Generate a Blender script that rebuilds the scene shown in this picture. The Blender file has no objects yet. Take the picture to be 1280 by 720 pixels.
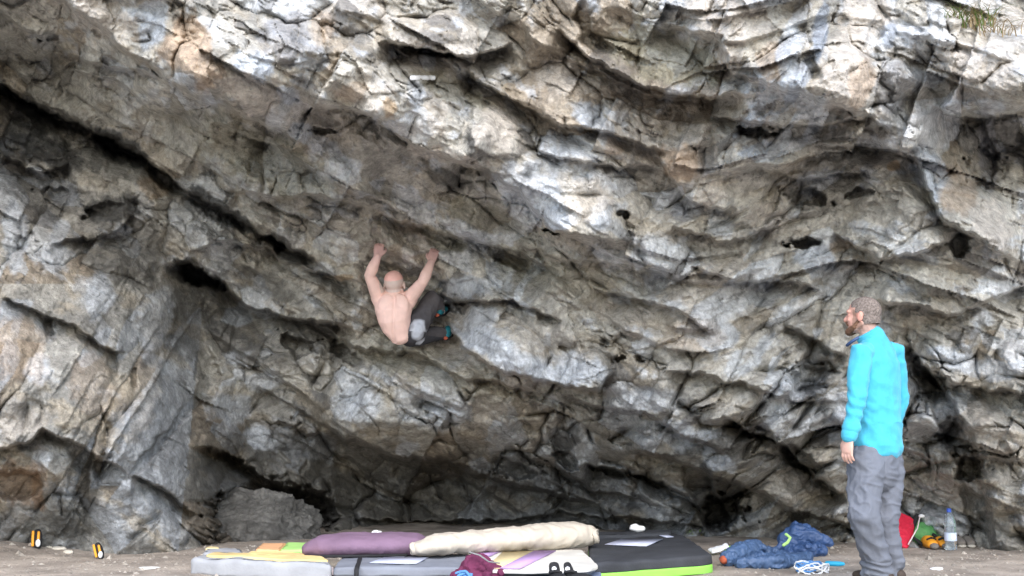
import bpy, bmesh, math, random
import numpy as np
from mathutils import Vector, Matrix

R = math.radians
random.seed(7)
scn = bpy.context.scene
col = scn.collection

# ------------------------------------------------------------------ camera
F = 1372.0                      # focal length in photograph pixels (1280 wide)
HORIZON = 560.0
CAM_Z = 0.80
PITCH = math.atan((HORIZON - 360.0) / F)
cd = bpy.data.cameras.new('camera')
cd.sensor_width = 36.0
cd.lens = 36.0 * F / 1280.0
cd.clip_start = 0.05
cd.clip_end = 2000
cam = bpy.data.objects.new('camera', cd)
col.objects.link(cam)
cam.location = (0, 0, CAM_Z)
cam.rotation_euler = (R(90) + PITCH, 0, 0)
scn.camera = cam
cp, sp = math.cos(PITCH), math.sin(PITCH)

# ------------------------------------------------------------------ light
w = bpy.data.worlds.new('World')
scn.world = w
w.use_nodes = True
nt = w.node_tree
bg = nt.nodes['Background']
sky = nt.nodes.new('ShaderNodeTexSky')
sky.sky_type = 'NISHITA'
sky.sun_disc = False
SUN_EL, SUN_AZ = 43.0, 174.0     # azimuth measured from +Y clockwise: behind the camera
sky.sun_elevation = R(SUN_EL)
sky.sun_rotation = R(SUN_AZ)
sky.air_density = 1.0
sky.dust_density = 1.6
sky.ozone_density = 1.0
nt.links.new(sky.outputs[0], bg.inputs[0])
bg.inputs[1].default_value = 0.15
sl = bpy.data.lights.new('sun', 'SUN')
sl.energy = 0.95
sl.angle = R(80)
sl.color = (1.0, 0.985, 0.965)
so = bpy.data.objects.new('sun', sl)
col.objects.link(so)
d = Vector((math.sin(R(SUN_AZ)) * math.cos(R(SUN_EL)), math.cos(R(SUN_AZ)) * math.cos(R(SUN_EL)), math.sin(R(SUN_EL))))
so.rotation_euler = d.to_track_quat('Z', 'Y').to_euler()
so.location = d * 40
scn.view_settings.view_transform = 'Standard'
scn.view_settings.look = 'None'
scn.view_settings.gamma = 1.0
scn.view_settings.use_curve_mapping = False
scn.view_settings.exposure = 1.60
scn.cycles.use_denoising = True
scn.cycles.denoising_input_passes = 'RGB_ALBEDO_NORMAL'
scn.cycles.denoising_prefilter = 'NONE'
scn.cycles.max_bounces = 6
scn.cycles.diffuse_bounces = 4

# ------------------------------------------------------------------ helpers
def at(px, py, Y):
    """world point seen at photograph pixel (px,py) at forward distance Y (metres)"""
    dx = (px - 640.0) / F
    dz = (360.0 - py) / F
    y = cp - sp * dz
    z = sp + cp * dz
    return Vector((dx * Y / y, Y, CAM_Z + z * Y / y))

def on_ground(px, py, z0=0.0):
    dz = (360.0 - py) / F
    y = cp - sp * dz
    z = sp + cp * dz
    t = (z0 - CAM_Z) / z
    return Vector(((px - 640.0) / F * t, y * t, z0))

def _hash(ix, iy, seed):
    h = (ix.astype(np.int64) * 374761393 + iy.astype(np.int64) * 668265263 + seed * 974711) & 0xffffffff
    h = ((h ^ (h >> 13)) * 1274126177) & 0xffffffff
    h = ((h ^ (h >> 16)) * 2246822519) & 0xffffffff
    h = h ^ (h >> 15)
    return (h & 0xffffff) / float(0x1000000)

def vnoise(x, y, seed):
    ix = np.floor(x); iy = np.floor(y)
    fx = x - ix; fy = y - iy
    ix = ix.astype(np.int64); iy = iy.astype(np.int64)
    def g(ax, ay):
        a = _hash(ix + ax, iy + ay, seed) * 2 * np.pi
        return np.cos(a) * (fx - ax) + np.sin(a) * (fy - ay)
    u = fx * fx * fx * (fx * (fx * 6 - 15) + 10)
    v = fy * fy * fy * (fy * (fy * 6 - 15) + 10)
    a = g(0, 0) * (1 - u) + g(1, 0) * u
    b = g(0, 1) * (1 - u) + g(1, 1) * u
    return (a * (1 - v) + b * v) * 1.5

def fbm(x, y, seed, oct=4, gain=0.5):
    s = 0; a = 1.0; t = 0
    for i in range(oct):
        s = s + a * vnoise(x * 2 ** i + 17.3 * i, y * 2 ** i - 9.1 * i, seed + i)
        t += a; a *= gain
    return s / t

def ridged(x, y, seed, oct=4, gain=0.5):
    s = 0; a = 1.0; t = 0
    for i in range(oct):
        s = s + a * (1 - np.abs(vnoise(x * 2 ** i + 7.7 * i, y * 2 ** i + 3.1 * i, seed + i)) * 2)
        t += a; a *= gain
    return s / t

def blocks(x, y, seed, k=0.75, tilt=0.95, full=False):
    """overlapping angular blocks: flat facets, broken edges, creases where two blocks meet (unit cell)"""
    ix = np.floor(x).astype(np.int64); iy = np.floor(y).astype(np.int64)
    best = np.full(x.shape, -9.0); second = best.copy(); cell = np.zeros(x.shape)
    for ay in (-1, 0, 1):
        for ax in (-1, 0, 1):
            cx = ix + ax; cy = iy + ay
            dx = x - (cx + _hash(cx, cy, seed)); dy = y - (cy + _hash(cx, cy, seed + 1))
            gx = (_hash(cx, cy, seed + 2) - 0.5) * 2.5 * tilt
            gy = (_hash(cx, cy, seed + 3) - 0.30) * 2.1 * tilt
            off = _hash(cx, cy, seed + 4) * 0.60
            th = (_hash(cx, cy, seed + 5) - .5) * 1.6
            ct, st = np.cos(th), np.sin(th)
            p = np.abs(dx*ct + dy*st); q = np.abs(-dx*st + dy*ct)
            pen = np.maximum(np.maximum(p, q), (p + q) * .72)
            v = off + gx * dx + gy * dy - k * (np.maximum(pen - .28, 0) * 1.7 + pen * .15)
            m = v > best
            second = np.where(m, best, np.maximum(second, v))
            best = np.where(m, v, best)
            if full: cell = np.where(m, _hash(cx, cy, seed + 7), cell)
    return (best, best - second, cell) if full else best

def fracture(x, y, seed, tilt=1.0):
    """planes with sharp steps between cells"""
    ix = np.floor(x).astype(np.int64); iy = np.floor(y).astype(np.int64)
    best = np.full(x.shape, 9.0); val = np.zeros(x.shape)
    for ay in (-1, 0, 1):
        for ax in (-1, 0, 1):
            cx = ix + ax; cy = iy + ay
            dx = x - (cx + _hash(cx, cy, seed)); dy = y - (cy + _hash(cx, cy, seed + 1))
            dd = np.abs(dx) + np.abs(dy) * 0.8 + 0.3 * (dx * dx + dy * dy)
            v = (_hash(cx, cy, seed + 4) - 0.5) + (_hash(cx, cy, seed + 2) - 0.5) * 2 * tilt * dx + (_hash(cx, cy, seed + 3) - 0.4) * 2 * tilt * dy
            m = dd < best
            best = np.where(m, dd, best); val = np.where(m, v, val)
    return val

def sstep(a, b, x):
    t = np.clip((x - a) / (b - a), 0, 1)
    return t * t * (3 - 2 * t)

# ------------------------------------------------------------------ materials
def mat(name, rgb, rough=0.8, var=0.12, scale=8.0, bump=0.0, bscale=60.0, spec=0.3, metal=0.0, sheen=0.0, attr=None, trans=0.0, alpha=1.0):
    m = bpy.data.materials.new(name)
    m.use_nodes = True
    n = m.node_tree.nodes; L = m.node_tree.links
    b = n['Principled BSDF']
    b.inputs['Roughness'].default_value = rough
    b.inputs['Specular IOR Level'].default_value = spec
    b.inputs['Metallic'].default_value = metal
    if sheen: b.inputs['Sheen Weight'].default_value = sheen
    if trans: b.inputs['Transmission Weight'].default_value = trans
    tc = n.new('ShaderNodeTexCoord')
    nz = n.new('ShaderNodeTexNoise'); nz.inputs['Scale'].default_value = scale; nz.inputs['Detail'].default_value = 5
    L.new(tc.outputs['Object'], nz.inputs['Vector'])
    mp = n.new('ShaderNodeMapRange')
    mp.inputs['From Min'].default_value = 0.3; mp.inputs['From Max'].default_value = 0.7
    mp.inputs['To Min'].default_value = 1 - var; mp.inputs['To Max'].default_value = 1 + var
    L.new(nz.outputs['Fac'], mp.inputs['Value'])
    vm = n.new('ShaderNodeVectorMath'); vm.operation = 'SCALE'
    if attr:
        at_ = n.new('ShaderNodeAttribute'); at_.attribute_name = attr
        L.new(at_.outputs['Color'], vm.inputs[0])
    else:
        vm.inputs[0].default_value = rgb
    L.new(mp.outputs['Result'], vm.inputs['Scale'])
    L.new(vm.outputs['Vector'], b.inputs['Base Color'])
    if bump:
        n2 = n.new('ShaderNodeTexNoise'); n2.inputs['Scale'].default_value = bscale; n2.inputs['Detail'].default_value = 6
        L.new(tc.outputs['Object'], n2.inputs['Vector'])
        bp = n.new('ShaderNodeBump'); bp.inputs['Strength'].default_value = 0.8; bp.inputs['Distance'].default_value = bump
        L.new(n2.outputs['Fac'], bp.inputs['Height'])
        L.new(bp.outputs['Normal'], b.inputs['Normal'])
    return m

def rock_material(name, attr='tint'):
    m = bpy.data.materials.new(name)
    m.use_nodes = True
    n = m.node_tree.nodes; L = m.node_tree.links
    b = n['Principled BSDF']
    b.inputs['Roughness'].default_value = 0.72
    b.inputs['Specular IOR Level'].default_value = 0.35
    tc = n.new('ShaderNodeTexCoord')
    at_ = n.new('ShaderNodeAttribute'); at_.attribute_name = attr
    def noise(scale, detail, rough=0.6):
        q = n.new('ShaderNodeTexNoise'); q.inputs['Scale'].default_value = scale
        q.inputs['Detail'].default_value = detail; q.inputs['Roughness'].default_value = rough
        L.new(tc.outputs['Object'], q.inputs['Vector']); return q
    def rng(src, a, c, lo, hi):
        q = n.new('ShaderNodeMapRange'); q.inputs['From Min'].default_value = a; q.inputs['From Max'].default_value = c
        q.inputs['To Min'].default_value = lo; q.inputs['To Max'].default_value = hi
        L.new(src, q.inputs['Value']); return q.outputs['Result']
    n1 = noise(9, 8, 0.68); n2 = noise(34, 6, 0.65)
    f1 = rng(n1.outputs['Fac'], 0.36, 0.64, 0.68, 1.28)
    f2 = rng(n2.outputs['Fac'], 0.35, 0.65, 0.80, 1.18)
    mu = n.new('ShaderNodeMath'); mu.operation = 'MULTIPLY'
    L.new(f1, mu.inputs[0]); L.new(f2, mu.inputs[1])
    vm = n.new('ShaderNodeVectorMath'); vm.operation = 'SCALE'
    L.new(at_.outputs['Color'], vm.inputs[0]); L.new(mu.outputs[0], vm.inputs['Scale'])
    # dark lichen specks
    vo = n.new('ShaderNodeTexNoise'); vo.inputs['Scale'].default_value = 16; vo.inputs['Detail'].default_value = 7; vo.inputs['Roughness'].default_value = 0.75
    L.new(tc.outputs['Object'], vo.inputs['Vector'])
    sf = rng(vo.outputs['Fac'], 0.60, 0.70, 0.0, 0.65)
    mx = n.new('ShaderNodeMix'); mx.data_type = 'RGBA'
    L.new(sf, mx.inputs['Factor'])
    L.new(vm.outputs['Vector'], mx.inputs[6]); mx.inputs[7].default_value = (0.085, 0.08, 0.068, 1)
    L.new(mx.outputs[2], b.inputs['Base Color'])
    b1 = noise(22, 10, 0.62); b2 = noise(90, 5, 0.6)
    bp = n.new('ShaderNodeBump'); bp.inputs['Strength'].default_value = 1.0; bp.inputs['Distance'].default_value = 0.018
    L.new(b1.outputs['Fac'], bp.inputs['Height'])
    bp2 = n.new('ShaderNodeBump'); bp2.inputs['Strength'].default_value = 0.8; bp2.inputs['Distance'].default_value = 0.007
    L.new(b2.outputs['Fac'], bp2.inputs['Height']); L.new(bp.outputs['Normal'], bp2.inputs['Normal'])
    L.new(bp2.outputs['Normal'], b.inputs['Normal'])
    return m

M_ROCK = rock_material('limestone')

# ------------------------------------------------------------------ the cliff
CLIFF_POINTS = [  # (px, py, forward distance) of the large form, before ledges and blocks
 (-700,-900,8.0),(0,-900,8.2),(640,-900,8.2),(1280,-900,8.6),(1980,-900,9.0),(0,-350,7.0),(640,-350,6.9),(1280,-350,7.2),
 (-700,0,5.8),(-250,0,6.4),(0,0,8.0),(100,0,7.0),(200,0,6.75),(300,0,6.7),(400,0,6.75),(500,0,6.8),(640,0,6.7),(800,0,6.6),(950,0,6.5),(1100,0,6.55),(1280,0,6.9),(1600,0,7.0),(1980,0,7.2),
 (0,120,8.9),(120,100,8.2),(230,95,6.85),(300,120,6.85),(400,120,7.0),(500,150,7.1),(640,150,7.1),(800,150,7.2),(950,120,6.6),(1060,120,6.55),(1000,175,7.25),(1200,90,6.5),(1280,110,6.6),(1245,190,8.0),(1290,180,8.0),
 (230,150,8.3),(340,190,8.2),(0,250,8.8),(100,250,9.0),(200,240,8.8),(320,250,8.3),(450,270,8.2),(440,200,7.7),(520,315,8.8),(560,190,7.15),(660,240,7.25),(720,275,7.3),(620,300,8.3),(760,330,8.0),(900,250,7.5),(1050,250,7.5),(1180,250,7.2),(1280,250,7.6),
 (-100,400,7.4),(0,400,7.9),(100,400,8.4),(200,400,9.2),(280,400,10.5),(400,380,9.4),(500,380,9.5),(560,430,9.5),(620,400,8.5),(720,430,8.35),(850,400,8.2),(1000,400,8.1),(1150,400,8.0),(1280,400,8.0),
 (-100,520,7.4),(0,520,7.7),(100,520,8.2),(200,520,8.8),(300,520,10.3),(420,520,9.8),(540,530,9.6),(640,520,9.3),(760,500,8.8),(900,500,8.5),(1050,500,8.4),(1180,500,8.4),(1280,500,8.2),
 (-100,620,7.6),(0,620,8.3),(100,620,8.4),(200,620,8.6),(280,610,9.9),(360,610,11.2),(440,620,11.8),(540,635,12.6),(640,635,12.2),(760,620,10.8),(900,590,9.3),(1000,590,9.1),(1100,600,9.0),(1200,600,8.9),(1280,600,8.7),
 (-100,690,8.0),(0,690,8.75),(100,690,8.7),(200,690,8.85),(270,675,9.6),(350,670,10.6),(450,665,11.3),(560,660,11.2),(680,660,11.0),(800,660,10.6),(900,665,10.4),(1000,668,10.0),(1100,680,9.5),(1200,685,9.3),(1280,680,9.1),
 (-100,780,8.0),(200,780,8.5),(450,780,11.3),(680,780,11.2),(900,780,10.4),(1280,780,9.2),
 (-700,400,5.5),(-700,780,5.8),(-350,400,6.5),(-350,700,7.0),(1600,400,8.0),(1600,700,8.6),(1980,400,7.8),(1980,780,8.0)]

# ledges: polyline of the lip, protrusion above (m), recess below (m), fade above (px), fade below (px), drop width (px)
LEDGES = [
 ([(420,640),(500,652),(600,650),(700,640),(800,646),(890,660)], .04,.30,20,24,5),
 ([(330,292),(385,318),(420,345),(455,372)], .10,.34,45,22,6),
 ([(40,-30),(75,0),(110,24),(170,70),(215,100),(245,118),(285,132),(330,150),(352,160),(372,182)], .34,.22,110,70,9),
 ([(375,128),(430,134),(462,143),(495,165),(525,184),(560,197),(610,213)], .20,.24,80,50,8),
 ([(560,198),(610,214),(650,240),(688,284),(722,292),(748,302),(790,300)], .20,.16,80,45,8),
 ([(-60,80),(0,102),(60,142),(110,160),(150,180),(180,196),(240,240),(290,265),(330,292),(385,318)], .12,.50,60,22,7),
 ([(-60,-10),(0,14),(50,45),(100,72),(160,86),(205,98)], .07,.16,30,20,5),
 ([(85,84),(150,104),(180,128),(230,150)], .06,.10,30,22,5),
 ([(262,152),(300,160),(335,176),(385,190)], .08,.12,30,22,5),
 ([(280,232),(340,246),(400,243),(432,252),(472,258)], .14,.14,50,30,6),
 ([(465,262),(500,278),(545,290),(600,300),(650,312),(700,340)], .08,.22,40,26,6),
 ([(205,328),(240,330),(270,346),(300,374),(340,390),(400,400),(450,412)], .10,.46,40,24,6),
 ([(232,312),(290,300),(330,310),(362,330),(405,340),(455,352)], .08,.12,25,20,5),
 ([(470,50),(500,55),(535,62),(575,70),(610,66),(642,48)], .10,.22,35,20,6),
 ([(570,78),(595,100),(640,122),(682,146),(722,156),(782,170),(845,192)], .08,.16,35,26,6),
 ([(690,30),(740,72),(800,104),(862,121),(902,121),(930,112)], .16,.20,50,24,6),
 ([(815,26),(860,34),(902,48),(920,90),(976,108),(1012,120),(1052,130),(1086,144)], .16,.05,70,40,14),
 ([(880,140),(940,150),(982,158),(1032,155),(1082,147),(1122,162)], .10,.18,45,22,6),
 ([(1020,178),(1060,181),(1112,184),(1155,186)], .08,.14,30,18,5),
 ([(1165,130),(1180,141),(1212,148),(1242,145),(1300,126),(1400,110)], .28,.30,90,34,6),
 ([(1140,190),(1152,212),(1182,275),(1230,300),(1268,322)], .18,.10,60,40,10),
 ([(816,188),(835,212),(852,238),(870,252),(905,262),(925,256)], .08,.12,45,24,6),
 ([(840,278),(900,302),(938,296),(962,280)], .08,.12,35,22,5),
 ([(1040,292),(1100,322),(1152,312),(1190,296)], .12,.14,50,26,6),
 ([(1090,372),(1150,378),(1186,392),(1232,376),(1290,350)], .12,.20,45,24,6),
 ([(1130,452),(1200,480),(1290,492),(1400,500)], .14,.14,45,24,6),
 ([(1130,428),(1160,462),(1185,500)], .06,.40,25,16,6),
 ([(562,384),(600,376),(640,374),(668,388),(705,400)], .05,.22,25,10,4),
 ([(556,402),(580,430),(613,456),(660,472),(712,482),(748,486),(766,462)], .22,.20,60,34,7),
 ([(700,490),(755,505),(805,516),(850,540),(905,560)], .10,.20,40,22,6),
 ([(725,582),(790,586),(832,604),(862,620),(880,645)], .10,.40,40,20,6),
 ([(900,516),(945,538),(985,560),(1015,590),(1060,625)], .12,.42,45,24,6),
 ([(780,560),(850,575),(910,600),(960,618),(1010,650)], .18,.20,60,28,8),
 ([(400,524),(430,545),(490,566),(516,571),(560,572),(602,590),(632,601),(700,618),(760,628)], .22,.34,70,60,9),
 ([(380,398),(440,430),(520,440),(580,470),(640,480),(700,500)], .08,.14,35,26,6),
 ([(640,560),(690,580),(740,610),(800,625)], .08,.24,30,20,5),
 ([(0,372),(60,392),(100,414),(128,430),(160,440)], .08,.12,40,14,4),
 ([(-40,560),(0,562),(30,557),(54,536),(101,556),(138,576),(165,590)], .10,.20,45,22,5),
 ([(168,592),(200,610),(235,640),(246,646)], .06,.18,30,14,4),
 ([(236,556),(268,560),(299,572),(340,604),(370,612),(402,620),(430,645)], .12,.46,50,30,6),
 ([(320,480),(350,500),(420,540),(436,560)], .05,.14,30,18,5),
 ([(345,525),(380,542),(415,545)], .04,.14,20,14,4),
 ([(740,360),(800,372),(860,392),(900,420)], .07,.10,35,22,5),
 ([(860,330),(920,352),(980,350),(1030,362)], .08,.14,30,20,5),
 ([(980,400),(1030,430),(1060,445)], .06,.14,30,20,5),
 ([(640,300),(700,322),(780,332),(850,345)], .06,.10,30,22,5),
 ([(830,460),(880,468),(930,480),(1000,500),(1050,505)], .08,.14,35,22,5),
 ([(1120,560),(1170,575),(1215,570),(1290,580)], .06,.14,30,20,5),
 ([(660,180),(720,200),(800,215)], .05,.10,30,20,5),
 ([(930,205),(1000,222),(1050,215),(1090,210)], .06,.12,28,20,5),
 ([(0,190),(50,215),(90,205)], .06,.2,20,18,5),
 ([(60,305),(110,300),(150,285),(170,262)], .05,.12,20,16,4),
]
# steep cracks: polyline, half width (px), depth (m)
CRACKS = [
 ([(168,592),(205,545),(240,512),(262,480)], 5,.10),
 ([(62,395),(58,410),(62,424)], 6,.18),
 ([(142,436),(140,450),(142,466)], 5,.14),
 ([(165,456),(165,470),(168,484)], 4,.12),
 ([(108,560),(100,590),(96,625)], 12,.14),
 ([(470,262),(468,290),(474,306)], 6,.10),
 ([(1145,440),(1185,520),(1206,560),(1216,620),(1232,670)], 13,.30),
 ([(870,590),(880,625),(905,665)], 16,.45),
 ([(690,520),(702,548),(714,578)], 10,.18),
 ([(640,540),(652,528),(668,540)], 6,.14),
 ([(1098,20),(1090,60),(1100,90)], 8,.08),
 ([(1010,70),(1020,100)], 6,.06),
 ([(585,130),(582,160),(584,182)], 4,.06),
 ([(1022,440),(1006,480),(1002,510)], 14,.22),
 ([(740,0),(725,20),(735,45),(770,75)], 10,.22),
 ([(352,630),(368,650),(380,690)], 20,.5),
 ([(250,430),(262,470),(252,510)], 10,.14),
 ([(1210,130),(1225,170),(1245,215)], 10,.16),
]
# pockets: x, y, rx, ry, angle, depth
HOLES = [(338,640,78,36,0,.75),(1007,302,20,8,5,.30),(1200,306,13,22,0,.25),(942,166,24,14,10,.28),(1012,246,28,18,10,.18),(1076,240,14,9,0,.15),
 (780,268,11,7,15,.2),(690,289,14,4,10,.2),(640,325,30,14,20,.22),(535,66,34,10,10,.3),(248,345,34,16,30,.5),(376,432,26,16,20,.32),
 (432,442,24,14,35,.30),(774,450,9,6,0,.18),(797,451,7,5,0,.15),(710,578,16,14,30,.3),(810,598,26,10,25,.35),(905,640,26,34,0,.6),
 (950,542,22,14,20,.35),(1000,575,30,20,30,.35),(1030,655,45,16,10,.4),(1212,585,18,28,10,.35),(1186,540,16,26,10,.25),
 (1160,470,24,14,30,.3),(381,650,26,30,0,.6),(20,120,40,14,25,.3),(75,150,40,16,28,.35),(150,185,40,14,28,.35),(205,225,30,14,35,.3),
 (340,300,26,14,40,.2),(140,75,12,8,0,.1),(60,45,14,10,0,.12),(485,330,30,10,20,.1),(760,590,26,8,10,.3),(560,385,16,12,0,.2),
 (130,260,24,14,-20,.14),(70,240,20,10,0,.12),(400,165,14,6,0,.14),(640,585,30,16,20,.25),(15,606,44,34,0,.22),(1225,210,20,40,0,.14),
 (1010,470,26,30,0,.2),(530,350,26,18,20,.15)]
# bulging plates: polygon, height at centre(m), tilt x, tilt y (m per 100 px, + = nearer)
PLATES = [
 ([(75,-5),(200,-5),(245,60),(285,128),(215,95),(170,66),(110,22)],.05,.0,.03),
 ([(235,35),(330,78),(425,128),(360,156),(290,130)],.07,.02,.05),
 ([(905,-10),(985,-10),(1000,60),(1005,112),(930,88)],.10,.02,.04),
 ([(1000,-10),(1090,-10),(1095,70),(1085,142),(1020,116)],.10,-.02,.04),
 ([(636,232),(700,222),(762,246),(772,288),(700,290),(660,262)],.08,.02,.05),
 ([(330,0),(420,-5),(430,60),(370,80),(335,50)],.06,.0,.03),
 ([(1060,300),(1180,330),(1240,370),(1150,378),(1080,350)],.08,.02,.04),
 ([(860,300),(960,320),(980,350),(900,350)],.06,.0,.04),
 ([(420,150),(520,190),(560,240),(480,250),(430,210)],.05,.0,-.04),
 ([(100,170),(250,240),(300,290),(220,270),(130,210)],.04,.0,-.02),
 ([(570,395),(620,380),(700,404),(760,440),(766,470),(720,482),(660,470),(610,452)],.16,.04,.02),
 ([(820,188),(880,196),(920,250),(905,262),(862,250),(840,225)],.06,.02,.05),
 ([(1150,180),(1185,190),(1268,270),(1268,320),(1180,272)],.14,.10,.05),
 ([(0,386),(55,396),(58,440),(40,505),(0,520)],.07,.02,.02),
 ([(98,424),(132,434),(142,470),(102,545),(70,530)],.08,-.02,.03),
 ([(150,480),(225,360),(262,420),(250,500),(180,590),(150,570)],.08,-.06,.02),
 ([(60,540),(100,560),(92,600),(62,605),(40,580)],.10,.0,.04),
 ([(180,605),(240,512),(296,575),(280,625),(240,642)],.10,-.05,.03),
 ([(190,610),(235,642),(225,690),(150,690)],.08,-.06,.03),
 ([(1172,60),(1280,45),(1400,50),(1400,110),(1240,145),(1178,138)],.26,.03,.08),
 ([(480,150),(560,140),(610,170),(600,205),(540,190)],.08,.0,.06),
 ([(590,160),(630,135),(660,160),(640,205),(600,200)],.07,.04,.04),
 ([(820,440),(900,400),(930,420),(900,500),(850,490)],.10,.06,.04),
 ([(540,350),(600,345),(618,372),(575,386),(545,380)],.10,.0,.06),
 ([(370,510),(420,470),(520,490),(520,565),(430,540)],.10,.02,.05),
 ([(300,545),(345,530),(420,570),(428,640),(370,610)],.10,.02,.05),
 ([(250,490),(330,470),(360,500),(300,540),(255,530)],.08,-.02,.05),
 ([(860,540),(990,600),(1000,640),(900,600),(850,575)],.12,.02,.06),
 ([(720,540),(800,520),(860,560),(810,580),(740,576)],.08,.02,.05),
 ([(1050,265),(1150,250),(1190,290),(1100,320)],.10,.02,.06),
 ([(950,390),(1030,400),(1050,440),(990,450)],.06,.02,.05),
 ([(1150,430),(1280,420),(1290,490),(1200,478)],.10,.03,.06),
 ([(190,20),(260,40),(290,130),(215,98)],.06,-.05,.05),
 ([(470,20),(560,10),(640,40),(560,66),(490,54)],.12,.02,.06),
 ([(690,20),(815,28),(905,50),(925,100),(860,120),(760,86)],.14,.04,.02),
 ([(640,80),(690,76),(740,130),(700,150),(650,120)],.08,.03,.05),
]
BLUEWHITE = (0.53,0.565,0.605); PALE = (0.53,0.485,0.425); TAN = (0.47,0.36,0.26); ORANGE = (0.46,0.31,0.16)
SOOT_SHADE = (0.045,0.045,0.042); OLIVE = (0.30,0.28,0.20); RUST = (0.30,0.19,0.11); GREY = (0.28,0.28,0.29); BLUEGREY = (0.30,0.34,0.40)
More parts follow.
